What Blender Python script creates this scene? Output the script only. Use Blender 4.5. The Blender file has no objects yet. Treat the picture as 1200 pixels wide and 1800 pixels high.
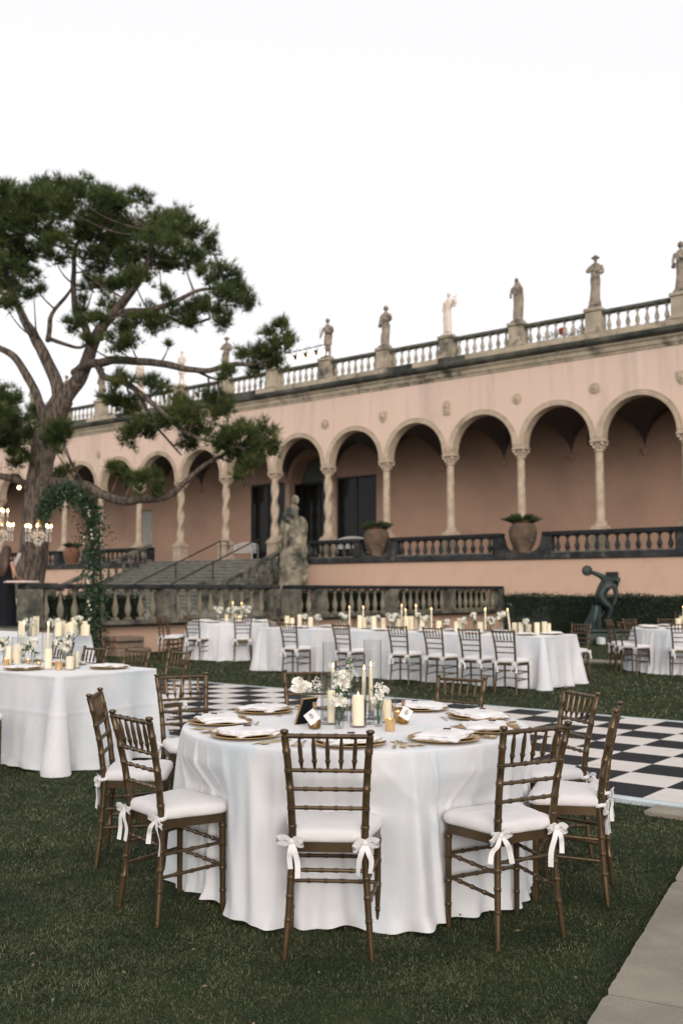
import bpy, bmesh, math, random
import numpy as np
from mathutils import Vector, Matrix, noise
random.seed(7)
R = math.radians
PI = math.pi
D = bpy.data
scene = bpy.context.scene
COL = scene.collection

# ------------------------------------------------------------------ camera, sky, sun, exposure
H = 1.45                      # eye height
PITCH = 4.444
cam_d = D.cameras.new('camera'); cam = D.objects.new('camera', cam_d); COL.objects.link(cam)
cam_d.sensor_fit = 'VERTICAL'; cam_d.sensor_height = 36; cam_d.sensor_width = 24; cam_d.lens = 35
cam_d.clip_start = 0.05; cam_d.clip_end = 2000
cam.location = (0, 0, H); cam.rotation_euler = (R(90 + PITCH), 0, 0)
cam_d.dof.use_dof = True; cam_d.dof.focus_distance = 4.35; cam_d.dof.aperture_fstop = 3.2
scene.camera = cam

SUN_EL, SUN_AZ = 17.0, 172.0         # low veiled sun behind the camera
world = D.worlds.new('World'); scene.world = world; world.use_nodes = True
wn = world.node_tree.nodes; wl = world.node_tree.links
bg = wn['Background']
sky = wn.new('ShaderNodeTexSky'); sky.sky_type = 'NISHITA'; sky.sun_disc = False
sky.sun_elevation = R(SUN_EL); sky.sun_rotation = R(SUN_AZ)
sky.air_density = 1.0; sky.dust_density = 3.0; sky.ozone_density = 1.0
hs = wn.new('ShaderNodeHueSaturation'); hs.inputs['Saturation'].default_value = 0.16
mx = wn.new('ShaderNodeMix'); mx.data_type = 'RGBA'
mx.inputs[0].default_value = 0.72
mx.inputs[7].default_value = (6.2, 6.09, 6.16, 1)
wl.new(sky.outputs[0], hs.inputs['Color']); wl.new(hs.outputs[0], mx.inputs[6]); wl.new(mx.outputs[2], bg.inputs['Color'])
bg.inputs['Strength'].default_value = 0.15
sd = D.lights.new('sun', 'SUN'); sun = D.objects.new('sun', sd); COL.objects.link(sun)
sd.energy = 1.15; sd.angle = R(25); sd.color = (1.0, 0.86, 0.74)
_sv = Vector((math.sin(R(SUN_AZ)) * math.cos(R(SUN_EL)), math.cos(R(SUN_AZ)) * math.cos(R(SUN_EL)), math.sin(R(SUN_EL))))
sun.rotation_euler = _sv.to_track_quat('Z', 'Y').to_euler()
vs = scene.view_settings
vs.view_transform = 'Standard'; vs.look = 'None'; vs.gamma = 1; vs.use_curve_mapping = False
vs.exposure = 0.33

# ------------------------------------------------------------------ coordinates
CA, SA = 0.7826, 0.6225              # the court is laid out on a grid turned 38.5 degrees to the view
GROT = math.atan2(-SA, CA)
def W(u, v, z=0.0): return Vector((u * CA + v * SA, -u * SA + v * CA, z))
def uv_of(x, y): return (x * CA - y * SA, x * SA + y * CA)
_t = R(PITCH)
def at(px, py, Y):                   # world point seen at (px,py) of the 1200x1800 photo at depth Y
    dx = (px - 600) / 1750; dy = (900 - py) / 1750
    f = math.cos(_t) - dy * math.sin(_t); up = math.sin(_t) + dy * math.cos(_t)
    k = Y / f
    return Vector((dx * k, Y, H + up * k))

# ------------------------------------------------------------------ materials
MATS = {}
def new_mat(name):
    m = D.materials.new(name); m.use_nodes = True
    MATS[name] = m
    return m, m.node_tree.nodes, m.node_tree.links, m.node_tree.nodes['Principled BSDF']
def mat(name, c1, c2=None, rough=0.6, metal=0.0, scale=6.0, detail=5.0, bump=0.0, bscale=None, spec=0.5, stain=None,
        stain_scale=1.2, stain_lo=0.5, stain_hi=0.65, trans=0.0, sss=0.0, stretch=(1, 1, 1), lo=0.35, hi=0.65, world_co=False, sheen=0):
    m, n, l, b = new_mat(name)
    b.inputs['Roughness'].default_value = rough; b.inputs['Metallic'].default_value = metal
    b.inputs['Specular IOR Level'].default_value = spec
    tc = n.new('ShaderNodeTexCoord'); mp = n.new('ShaderNodeMapping'); mp.inputs['Scale'].default_value = stretch
    if world_co:
        g = n.new('ShaderNodeNewGeometry'); l.new(g.outputs['Position'], mp.inputs[0])
    else:
        l.new(tc.outputs['Object'], mp.inputs[0])
    c2 = c2 or tuple(x * 0.8 for x in c1)
    nz = n.new('ShaderNodeTexNoise'); nz.inputs['Scale'].default_value = scale; nz.inputs['Detail'].default_value = detail
    nz.inputs['Roughness'].default_value = 0.6
    l.new(mp.outputs[0], nz.inputs['Vector'])
    mr = n.new('ShaderNodeMapRange'); mr.inputs[1].default_value = lo; mr.inputs[2].default_value = hi
    l.new(nz.outputs['Fac'], mr.inputs[0])
    mix = n.new('ShaderNodeMix'); mix.data_type = 'RGBA'
    mix.inputs[6].default_value = (*c2, 1); mix.inputs[7].default_value = (*c1, 1)
    l.new(mr.outputs[0], mix.inputs[0]); out = mix.outputs[2]
    if stain:
        n2 = n.new('ShaderNodeTexNoise'); n2.inputs['Scale'].default_value = stain_scale; n2.inputs['Detail'].default_value = 8
        n2.inputs['Roughness'].default_value = 0.65; l.new(mp.outputs[0], n2.inputs['Vector'])
        m2 = n.new('ShaderNodeMapRange'); m2.inputs[1].default_value = stain_lo; m2.inputs[2].default_value = stain_hi
        l.new(n2.outputs['Fac'], m2.inputs[0])
        mx2 = n.new('ShaderNodeMix'); mx2.data_type = 'RGBA'; l.new(m2.outputs[0], mx2.inputs[0])
        l.new(out, mx2.inputs[6]); mx2.inputs[7].default_value = (*stain, 1); out = mx2.outputs[2]
    l.new(out, b.inputs['Base Color'])
    if bump:
        n3 = n.new('ShaderNodeTexNoise'); n3.inputs['Scale'].default_value = bscale or scale * 4; n3.inputs['Detail'].default_value = 6
        l.new(mp.outputs[0], n3.inputs['Vector'])
        bp = n.new('ShaderNodeBump'); bp.inputs['Strength'].default_value = bump; bp.inputs['Distance'].default_value = 0.02
        l.new(n3.outputs['Fac'], bp.inputs['Height']); l.new(bp.outputs[0], b.inputs['Normal'])
    if sss:
        b.inputs['Subsurface Weight'].default_value = sss; b.inputs['Subsurface Radius'].default_value = (0.02, 0.012, 0.006)
    if sheen:
        b.inputs['Sheen Weight'].default_value = sheen
    return m
def leafmat(name, c1, c2, rough=0.55, transl=0.25, scale=3.0):
    m = mat(name, c1, c2, rough=rough, scale=scale, spec=0.3, world_co=True)
    n = m.node_tree.nodes; l = m.node_tree.links; b = n['Principled BSDF']
    tr = n.new('ShaderNodeBsdfTranslucent'); ms = n.new('ShaderNodeMixShader'); ms.inputs[0].default_value = transl
    src = b.inputs['Base Color'].links[0].from_socket; l.new(src, tr.inputs[0])
    o = [x for x in n if x.type == 'OUTPUT_MATERIAL'][0]
    l.new(b.outputs[0], ms.inputs[1]); l.new(tr.outputs[0], ms.inputs[2]); l.new(ms.outputs[0], o.inputs[0])
    return m
def emat(name, col, strength):
    m, n, l, b = new_mat(name)
    b.inputs['Base Color'].default_value = (*col, 1); b.inputs['Emission Color'].default_value = (*col, 1)
    b.inputs['Emission Strength'].default_value = strength
    return m
def gmat(name, col=(1, 1, 1), rough=0.0, ior=1.45, tmix=0.7):
    m, n, l, b = new_mat(name)
    g = n.new('ShaderNodeBsdfGlass'); g.inputs['Color'].default_value = (*col, 1); g.inputs['Roughness'].default_value = rough
    g.inputs['IOR'].default_value = ior
    o = [x for x in n if x.type == 'OUTPUT_MATERIAL'][0]
    tr = n.new('ShaderNodeBsdfTransparent'); tr.inputs[0].default_value = (*[0.9 * c + 0.1 * c * c for c in col], 1)
    ms = n.new('ShaderNodeMixShader'); ms.inputs[0].default_value = tmix
    l.new(g.outputs[0], ms.inputs[1]); l.new(tr.outputs[0], ms.inputs[2]); l.new(ms.outputs[0], o.inputs[0])
    n.remove(b)
    return m

M_bronze = mat('bronze_paint', (0.112, 0.073, 0.037), (0.068, 0.045, 0.024), rough=0.33, metal=0.55, scale=9, spec=0.5)
M_cush = mat('cushion_cotton', (0.68, 0.655, 0.65), (0.62, 0.60, 0.595), rough=0.9, scale=5, bump=0.25, bscale=14, sheen=0.2)
M_ribbon = mat('ribbon', (0.74, 0.725, 0.72), (0.68, 0.665, 0.66), rough=0.8, scale=20)
M_cloth = mat('table_linen', (0.655, 0.65, 0.66), (0.605, 0.605, 0.62), rough=0.62, scale=1.6, bump=0.14, bscale=7, sheen=0.25, stain=(0.50, 0.555, 0.60), stain_scale=1.5, stain_lo=0.47, stain_hi=0.70, stretch=(1.6, 1.6, .8))  # stain here only means random bluish tint patches over the linen
M_gold = mat('gold', (0.62, 0.40, 0.16), (0.50, 0.31, 0.11), rough=0.28, metal=1.0, scale=12)
M_napkin = mat('napkin', (0.77, 0.745, 0.74), (0.71, 0.685, 0.68), rough=0.9, scale=9, bump=0.3, bscale=30)
M_plate = mat('plate', (0.74, 0.70, 0.64), (0.70, 0.66, 0.6), rough=0.15)
M_tag = mat('dark_tag', (0.06, 0.022, 0.018), rough=0.5)
M_card = mat('card', (0.80, 0.77, 0.75), rough=0.8)
M_ink = mat('ink', (0.10, 0.11, 0.10), rough=0.8)
M_wax = mat('wax', (0.84, 0.74, 0.56), (0.80, 0.69, 0.50), rough=0.55, sss=0.35, scale=5)
M_wax_lit = mat('wax_lit', (0.88, 0.76, 0.60), (0.86, 0.72, 0.54), rough=0.55, sss=0.5)
M_wax_lit.node_tree.nodes['Principled BSDF'].inputs['Emission Color'].default_value = (1.0, 0.60, 0.33, 1)
M_wax_lit.node_tree.nodes['Principled BSDF'].inputs['Emission Strength'].default_value = 0.10
M_flame = emat('flame', (1.0, 0.55, 0.22), 9)
M_bulb = emat('warm_bulb', (1.0, 0.62, 0.30), 9)
def thin_glass(name):
    m, n, l, b = new_mat(name); n.remove(b); o = [x for x in n if x.type == 'OUTPUT_MATERIAL'][0]
    lw = n.new('ShaderNodeLayerWeight'); lw.inputs['Blend'].default_value = .5
    cr = n.new('ShaderNodeValToRGB'); cr.color_ramp.elements[0].color = (.985, .99, .99, 1); cr.color_ramp.elements[0].position = .68
    cr.color_ramp.elements[1].color = (.60, .62, .62, 1); cr.color_ramp.elements[1].position = 1.0; l.new(lw.outputs['Facing'], cr.inputs[0])
    tr = n.new('ShaderNodeBsdfTransparent'); l.new(cr.outputs[0], tr.inputs[0])
    gl = n.new('ShaderNodeBsdfGlossy'); gl.inputs['Roughness'].default_value = .02
    pw = n.new('ShaderNodeMath'); pw.operation = 'POWER'; pw.inputs[1].default_value = 4.5; l.new(lw.outputs['Facing'], pw.inputs[0]); ma = n.new('ShaderNodeMath'); ma.operation = 'MULTIPLY_ADD'; ma.inputs[1].default_value = .6; ma.inputs[2].default_value = .035; l.new(pw.outputs[0], ma.inputs[0]); ms = n.new('ShaderNodeMixShader'); l.new(ma.outputs[0], ms.inputs[0])
    l.new(tr.outputs[0], ms.inputs[1]); l.new(gl.outputs[0], ms.inputs[2]); l.new(ms.outputs[0], o.inputs[0]); return m
M_glass = thin_glass('clear_glass')
M_crystal = gmat('crystal', (0.97, 0.96, 0.94), ior=1.6, tmix=.35)
M_oil = gmat('amber_oil', (0.72, 0.52, 0.14), ior=1.35, tmix=.5)
M_votive = mat('gold_votive_glass', (0.70, 0.48, 0.24), (0.62, 0.40, 0.18), rough=0.15, metal=0.5, scale=20)
M_cork = mat('cork', (0.30, 0.17, 0.09), rough=0.9, scale=60)
M_black = mat('black_board', (0.007, 0.008, 0.013), rough=0.9, spec=0.2)
M_petal = mat('petal', (0.84, 0.82, 0.76), (0.76, 0.73, 0.64), rough=0.75, scale=20, sss=0.1)
M_petal2 = mat('cream_petal', (0.82, 0.76, 0.62), (0.72, 0.66, 0.50), rough=0.75, scale=20)
M_leaf = leafmat('bouquet_leaf', (0.07, 0.16, 0.05), (0.03, 0.085, 0.03))
M_leafd = leafmat('garland_leaf', (0.045, 0.085, 0.04), (0.015, 0.038, 0.022), transl=0.15)
M_leafd2 = leafmat('garland_leaf_light', (0.075, 0.115, 0.055), (0.03, 0.055, 0.03), transl=0.15)
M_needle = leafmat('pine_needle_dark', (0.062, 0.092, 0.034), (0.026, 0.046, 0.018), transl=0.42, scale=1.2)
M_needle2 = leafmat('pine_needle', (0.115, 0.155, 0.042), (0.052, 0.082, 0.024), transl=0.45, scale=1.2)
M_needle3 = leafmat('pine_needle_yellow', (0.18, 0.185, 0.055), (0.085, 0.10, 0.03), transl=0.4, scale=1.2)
M_bark = mat('bark', (0.15, 0.115, 0.09), (0.04, 0.030, 0.025), rough=0.95, scale=7, bump=0.9, bscale=10, stretch=(2.2, 2.2, 0.45), world_co=True, lo=0.42, hi=0.58)
M_hedge = leafmat('hedge_leaf', (0.030, 0.050, 0.022), (0.010, 0.022, 0.012), transl=0.1)
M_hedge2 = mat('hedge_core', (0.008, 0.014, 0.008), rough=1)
M_pink = mat('pink_stucco', (0.66, 0.50, 0.412), (0.625, 0.468, 0.38), rough=0.93, scale=0.6, bump=0.08, bscale=30,
             stain=(0.50, 0.385, 0.33), stain_scale=1.7, stain_lo=0.50, stain_hi=0.72, stretch=(1, 1, 0.10))
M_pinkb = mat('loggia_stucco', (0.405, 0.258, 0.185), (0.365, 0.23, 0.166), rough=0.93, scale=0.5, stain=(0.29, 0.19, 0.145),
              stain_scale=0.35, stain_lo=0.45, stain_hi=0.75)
M_pinkw = mat('terrace_wall_stucco', (0.57, 0.39, 0.29), (0.54, 0.365, 0.27), rough=0.93, scale=0.7, stain=(0.43, 0.28, 0.20),
              stain_scale=0.6, stain_lo=0.52, stain_hi=0.8)
M_vault = mat('shaded_vault_plaster', (0.10, 0.075, 0.068), (0.075, 0.058, 0.053), rough=0.95, scale=1)  # base colour darkened to carry the shade up inside the vaults
M_stone = mat('warm_stone', (0.50, 0.40, 0.30), (0.37, 0.29, 0.215), rough=0.9, scale=3, bump=0.3, stain=(0.20, 0.17, 0.135),
              stain_scale=1.6, stain_lo=0.56, stain_hi=0.75)
M_corn = mat('cornice_stone', (0.44, 0.375, 0.28), (0.28, 0.24, 0.18), rough=0.95, scale=1.6, bump=0.4, stain=(0.055, 0.055, 0.045),
             stain_scale=1.1, stain_lo=0.52, stain_hi=0.66)
M_cornd = mat('weathered_cornice', (0.13, 0.125, 0.10), (0.05, 0.052, 0.042), rough=0.95, scale=1.6, bump=0.4, stain=(0.025, 0.028, 0.024),
              stain_scale=1.0, stain_lo=0.42, stain_hi=0.6)
M_rail = mat('mossy_roof_rail', (0.10, 0.105, 0.08), (0.045, 0.05, 0.038), rough=0.95, scale=3)
M_bal = mat('roof_baluster_stone', (0.42, 0.365, 0.29), (0.27, 0.24, 0.19), rough=0.9, scale=5, bump=0.3, stain=(0.12, 0.115, 0.09),
            stain_scale=3, stain_lo=0.5, stain_hi=0.68, world_co=True)
M_dark = mat('black_weathered_stone', (0.055, 0.056, 0.056), (0.016, 0.018, 0.021), rough=0.95, scale=2.5, bump=0.4, spec=0.2,
             stain=(0.15, 0.15, 0.13), stain_scale=2.6, stain_lo=0.58, stain_hi=0.74, world_co=True)
M_darkr = mat('black_stone_rail', (0.028, 0.030, 0.033), (0.012, 0.014, 0.017), rough=0.95, scale=2.5, spec=0.2, world_co=True)
M_gbal = mat('grey_green_stone', (0.20, 0.185, 0.145), (0.085, 0.083, 0.07), rough=0.95, scale=4, bump=0.4, spec=0.2,
             stain=(0.035, 0.038, 0.036), stain_scale=1.7, stain_lo=0.46, stain_hi=0.62, world_co=True)
M_step = mat('step_stone', (0.215, 0.21, 0.175), (0.14, 0.138, 0.115), rough=0.95, scale=2, bump=0.3, stain=(0.06, 0.06, 0.055),
             stain_scale=1.2, stain_lo=0.58, stain_hi=0.8, world_co=True)
M_statue = mat('statue_stone', (0.36, 0.30, 0.235), (0.22, 0.18, 0.14), rough=0.9, scale=4, bump=0.4, stain=(0.07, 0.062, 0.05),
               stain_scale=2.2, stain_lo=0.48, stain_hi=0.62)
M_statuel = mat('pale_marble', (0.72, 0.62, 0.54), (0.60, 0.50, 0.43), rough=0.85, scale=4, bump=0.3, stain=(0.33, 0.26, 0.21),
                stain_scale=2.2, stain_lo=0.6, stain_hi=0.75)
M_rock = mat('lichened_rock', (0.36, 0.31, 0.225), (0.085, 0.085, 0.065), rough=0.95, scale=2.2, bump=0.7, bscale=6, stain=(0.028, 0.034, 0.03),
             stain_scale=1.4, stain_lo=0.47, stain_hi=0.6)
M_verd = mat('verdigris_bronze', (0.019, 0.035, 0.032), (0.008, 0.015, 0.014), rough=0.5, metal=0.35, scale=3.5, bump=0.2, stain=(0.065, 0.13, 0.11),
             stain_scale=3, stain_lo=0.58, stain_hi=0.7)
M_pot = mat('terracotta', (0.15, 0.092, 0.058), (0.06, 0.045, 0.034), rough=0.9, scale=3, bump=0.3, stain=(0.21, 0.20, 0.16),
            stain_scale=2, stain_lo=0.56, stain_hi=0.68)
M_potr = mat('red_terracotta', (0.21, 0.085, 0.05), (0.13, 0.055, 0.035), rough=0.9, scale=3)
M_winframe = mat('dark_frame', (0.012, 0.012, 0.013), rough=0.5)
M_pane = mat('dark_pane', (0.010, 0.011, 0.011), rough=0.05, spec=0.22)
M_greydoor = mat('grey_door', (0.33, 0.34, 0.30), rough=0.7)
M_white = mat('white_paint', (0.62, 0.63, 0.60), rough=0.6)
M_iron = mat('dark_iron', (0.025, 0.026, 0.025), rough=0.6, metal=0.3)
M_tw = mat('white_tile', (0.66, 0.61, 0.565), (0.60, 0.555, 0.515), rough=0.5, scale=1.5, world_co=True, spec=.3, stain=(0.50, 0.455, 0.41), stain_scale=3.2, stain_lo=0.56, stain_hi=0.78)
M_tb = mat('black_tile', (0.014, 0.015, 0.019), (0.009, 0.010, 0.013), rough=0.6, scale=1.5, world_co=True, spec=.10)
M_edge = mat('floor_edge_strip', (0.50, 0.56, 0.58), rough=0.35)
M_conc = mat('concrete', (0.30, 0.262, 0.21), (0.225, 0.198, 0.16), rough=0.95, scale=2.2, detail=12, bump=0.35, bscale=120, world_co=True,
             stain=(0.15, 0.135, 0.11), stain_scale=1.6, stain_lo=0.46, stain_hi=0.72)
M_soil = mat('soil', (0.020, 0.022, 0.011), (0.009, 0.011, 0.007), rough=1, scale=3, world_co=True, spec=0.1)
M_lawn = mat('turf', (0.034, 0.044, 0.018), (0.016, 0.024, 0.011), rough=1, scale=1.1, detail=14, bump=0.8, bscale=60, world_co=True, spec=0.1,
             stain=(0.062, 0.060, 0.028), stain_scale=5.0, stain_lo=0.5, stain_hi=0.72)
M_g1 = leafmat('grass_dark', (0.034, 0.055, 0.022), (0.013, 0.027, 0.013), transl=0.2)
M_g2 = leafmat('grass_green', (0.105, 0.128, 0.048), (0.048, 0.072, 0.028), transl=0.25)
M_g3 = leafmat('grass_straw', (0.225, 0.20, 0.115), (0.11, 0.105, 0.058), transl=0.2)
M_dress = mat('black_dress', (0.008, 0.009, 0.013), rough=0.85, spec=0.2)
M_skin = mat('skin', (0.50, 0.27, 0.18), rough=0.5, sss=0.15)
M_hair = mat('brown_hair', (0.085, 0.045, 0.025), (0.035, 0.018, 0.012), rough=0.5, scale=20, stretch=(4, 4, 0.5))
M_brick = mat('painted_stone', (0.26, 0.19, 0.14), (0.17, 0.13, 0.10), rough=0.9, scale=4, stain=(0.22, 0.06, 0.05), stain_scale=2.4, stain_lo=0.58, stain_hi=0.64)
M_water = mat('stem_water', (0.16, 0.22, 0.12), rough=0.2)

# ------------------------------------------------------------------ mesh helpers
class MB:
    def __init__(s): s.v = []; s.f = []; s.m = []; s.off = (0, 0, 0)
    def add(s, vs, fs, m=0):
        n = len(s.v); ox, oy, oz = s.off
        s.v += [(a[0] - ox, a[1] - oy, a[2] - oz) for a in vs]
        s.f += [tuple(i + n for i in f) for f in fs]; s.m += [m] * len(fs)
        return s
    def box(s, x0, x1, y0, y1, z0, z1, m=0):
        v = [(x, y, z) for z in (z0, z1) for y in (y0, y1) for x in (x0, x1)]
        return s.add(v, [(0, 2, 3, 1), (4, 5, 7, 6), (0, 1, 5, 4), (2, 6, 7, 3), (0, 4, 6, 2), (1, 3, 7, 5)], m)
    def bbox(s, x0, x1, y0, y1, z0, z1, b=0.01, m=0):      # chamfered box (vertical section octagonal all round)
        v = []; 
        lv = [(z0, b), (z0 + b, 0), (z1 - b, 0), (z1, b)]
        for z, i in lv:
            v += [(x0 + b + i * .99, y0 + i, z), (x1 - b - i * .99, y0 + i, z), (x1 - i, y0 + b + i * .99, z), (x1 - i, y1 - b - i * .99, z),
                  (x1 - b - i * .99, y1 - i, z), (x0 + b + i * .99, y1 - i, z), (x0 + i, y1 - b - i * .99, z), (x0 + i, y0 + b + i * .99, z)]
        f = [tuple(range(7, -1, -1)), tuple(range(24, 32))]
        for k in range(3):
            for i in range(8):
                j = (i + 1) % 8; f.append((k * 8 + i, k * 8 + j, k * 8 + 8 + j, k * 8 + 8 + i))
        return s.add(v, f, m)
    def lathe(s, prof, seg=16, c=(0, 0, 0), m=0, caps=True):
        v = []; f = []
        for r, z in prof:
            for i in range(seg):
                a = 2 * PI * i / seg; v.append((c[0] + r * math.cos(a), c[1] + r * math.sin(a), c[2] + z))
        for k in range(len(prof) - 1):
            for i in range(seg):
                j = (i + 1) % seg; f.append((k * seg + i, k * seg + j, (k + 1) * seg + j, (k + 1) * seg + i))
        if caps:
            f.append(tuple(range(seg - 1, -1, -1))); f.append(tuple(range((len(prof) - 1) * seg, len(prof) * seg)))
        return s.add(v, f, m)
    def tube(s, pts, rad, seg=8, m=0, flat=1.0):
        pts = [Vector(p) for p in pts]; n = len(pts)
        if not hasattr(rad, '__len__'): rad = [rad] * n
        T = []
        for i in range(n):
            a = pts[max(0, i - 1)]; b = pts[min(n - 1, i + 1)]; t = (b - a)
            T.append(t.normalized() if t.length > 1e-9 else Vector((0, 0, 1)))
        up = Vector((0, 0, 1)) if abs(T[0].z) < 0.9 else Vector((1, 0, 0))
        N = T[0].cross(up).normalized(); v = []; f = []
        for i in range(n):
            N = (N - T[i] * N.dot(T[i])).normalized(); B = T[i].cross(N)
            for k in range(seg):
                a = 2 * PI * k / seg
                p = pts[i] + N * (math.cos(a) * rad[i]) + B * (math.sin(a) * rad[i] * flat); v.append(tuple(p))
        for i in range(n - 1):
            for k in range(seg):
                j = (k + 1) % seg; f.append((i * seg + k, i * seg + j, (i + 1) * seg + j, (i + 1) * seg + k))
        f.append(tuple(range(seg - 1, -1, -1))); f.append(tuple(range((n - 1) * seg, n * seg)))
        return s.add(v, f, m)
    def prism(s, poly, z0, z1, m=0):       # poly in xy
        n = len(poly); v = [(x, y, z0) for x, y in poly] + [(x, y, z1) for x, y in poly]
        f = [tuple(range(n - 1, -1, -1)), tuple(range(n, 2 * n))] + [(i, (i + 1) % n, n + (i + 1) % n, n + i) for i in range(n)]
        return s.add(v, f, m)
    def prismy(s, poly, y0, y1, m=0):      # poly in xz, extruded along y
        n = len(poly); v = [(x, y0, z) for x, z in poly] + [(x, y1, z) for x, z in poly]
        f = [tuple(range(n)), tuple(range(2 * n - 1, n - 1, -1))] + [(i, n + i, n + (i + 1) % n, (i + 1) % n) for i in range(n)]
        return s.add(v, f, m)
    def ball(s, c, r, seg=8, rings=6, sc=(1, 1, 1), m=0):
        v = [(c[0], c[1], c[2] - r * sc[2])]; f = []
        for i in range(1, rings):
            a = PI * i / rings
            for k in range(seg):
                b = 2 * PI * k / seg
                v.append((c[0] + r * sc[0] * math.sin(a) * math.cos(b), c[1] + r * sc[1] * math.sin(a) * math.sin(b), c[2] - r * sc[2] * math.cos(a)))
        v.append((c[0], c[1], c[2] + r * sc[2])); L = len(v) - 1
        for k in range(seg):
            j = (k + 1) % seg
            f.append((0, 1 + j, 1 + k)); f.append((L, L - seg + k, L - seg + j))
            for i in range(rings - 2): f.append((1 + i * seg + k, 1 + i * seg + j, 1 + (i + 1) * seg + j, 1 + (i + 1) * seg + k))
        return s.add(v, f, m)
    def rings(s, rg, seg=20, m=0, fold=0.0, nf=7, seed=0, caps=True):   # rg: (z, cx, cy, rx, ry); lofted ellipses
        v = []; f = []
        for q, (z, cx, cy, rx, ry) in enumerate(rg):
            for i in range(seg):
                a = 2 * PI * i / seg
                w = 1 + fold * math.sin(nf * a + seed + 1.3 * math.sin(z * 3 + seed)) + fold * 0.6 * math.sin((nf + 4) * a - z * 4)
                v.append((cx + rx * w * math.cos(a), cy + ry * w * math.sin(a), z))
        for k in range(len(rg) - 1):
            for i in range(seg):
                j = (i + 1) % seg; f.append((k * seg + i, k * seg + j, (k + 1) * seg + j, (k + 1) * seg + i))
        if caps: f.append(tuple(range(seg - 1, -1, -1))); f.append(tuple(range((len(rg) - 1) * seg, len(rg) * seg)))
        return s.add(v, f, m)
    def mesh(s, name, mats, smooth=True, angle=40):
        me = D.meshes.new(name); me.from_pydata(s.v, [], s.f)
        mats = mats if isinstance(mats, (list, tuple)) else [mats]
        for m in mats: me.materials.append(m)
        if len(mats) > 1: me.polygons.foreach_set('material_index', s.m)
        if smooth:
            me.polygons.foreach_set('use_smooth', [True] * len(me.polygons))
            try: me.set_sharp_from_angle(angle=R(angle))
            except Exception: pass
        me.update(); return me
def link(name, me, parent=None, loc=None, rot=None, scale=None):
    o = D.objects.new(name, me); COL.objects.link(o)
    if parent: o.parent = parent
    if loc is not None: o.location = loc
    if rot is not None: o.rotation_euler = rot if hasattr(rot, '__len__') else (0, 0, rot)
    if scale is not None: o.scale = scale
    return o
def part(name, mb, mats, parent=None, loc=None, rot=None, smooth=True, label=None, kind=None, angle=40):
    me = mb if isinstance(mb, bpy.types.Mesh) else mb.mesh(name, mats, smooth, angle)
    o = link(name, me, parent, loc, rot)
    if label: o['label'] = label
    if kind: o['kind'] = kind
    return o
def tag(o, label, cat, group=None, kind=None):
    o['label'] = label; o['category'] = cat
    if group: o['group'] = group
    if kind: o['kind'] = kind
    return o
def thing(name, label, cat, loc=(0, 0, 0), rot=0.0, group=None):
    o = D.objects.new(name, None); COL.objects.link(o); o.empty_display_size = 0.1
    o.location = loc; o.rotation_euler = (0, 0, rot)
    return tag(o, label, cat, group)
def setting(name, mb, mats, loc=None, rot=None, smooth=False):
    o = part(name, mb, mats, None, loc, rot, smooth); o['kind'] = 'structure'; return o
KIDS = {}
def copy_thing(src, loc, rot, label, group=None, scale=None):
    r = src.copy(); COL.objects.link(r); r.location = loc; r.rotation_euler = (0, 0, rot); r['label'] = label
    if group: r['group'] = group
    if scale: r.scale = scale
    if src.name not in KIDS: KIDS[src.name] = [(c, list(c.children)) for c in src.children]
    for c, gs in KIDS[src.name]:
        k = c.copy(); COL.objects.link(k); k.parent = r
        for g in gs:
            q = g.copy(); COL.objects.link(q); q.parent = k
    return r
def np_mesh(name, verts, faces, mats, mi=None, smooth=False):
    me = D.meshes.new(name); nv = len(verts); nf = len(faces); k = faces.shape[1]
    me.vertices.add(nv); me.vertices.foreach_set('co', verts.astype(np.float32).ravel())
    me.loops.add(nf * k); me.loops.foreach_set('vertex_index', faces.astype(np.int32).ravel())
    me.polygons.add(nf); me.polygons.foreach_set('loop_start', np.arange(0, nf * k, k, dtype=np.int32))
    for m in mats: me.materials.append(m)
    if mi is not None: me.polygons.foreach_set('material_index', mi.astype(np.int32))
    me.update(calc_edges=True)
    return me
def catmull(P, n=6):
    P = [Vector(p) for p in P]; out = []
    Q = [P[0] * 2 - P[1]] + P + [P[-1] * 2 - P[-2]]
    for i in range(1, len(Q) - 2):
        a, b, c, d = Q[i - 1], Q[i], Q[i + 1], Q[i + 2]
        for k in range(n):
            t = k / n
            out.append(0.5 * ((2 * b) + (c - a) * t + (2 * a - 5 * b + 4 * c - d) * t * t + (3 * b - a - 3 * c + d) * t ** 3))
    out.append(P[-1]); return out

# ================================================================== GROUND
FLOOR = (-12.7, -0.2, 6.68, 10.69)            # dance floor u0,u1,v0,v1
g = MB(); g.add([(-600, -60, 0), (600, -60, 0), (600, 1200, 0), (-600, 1200, 0)], [(0, 1, 2, 3)])
setting('lawn', g, M_lawn)
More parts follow.
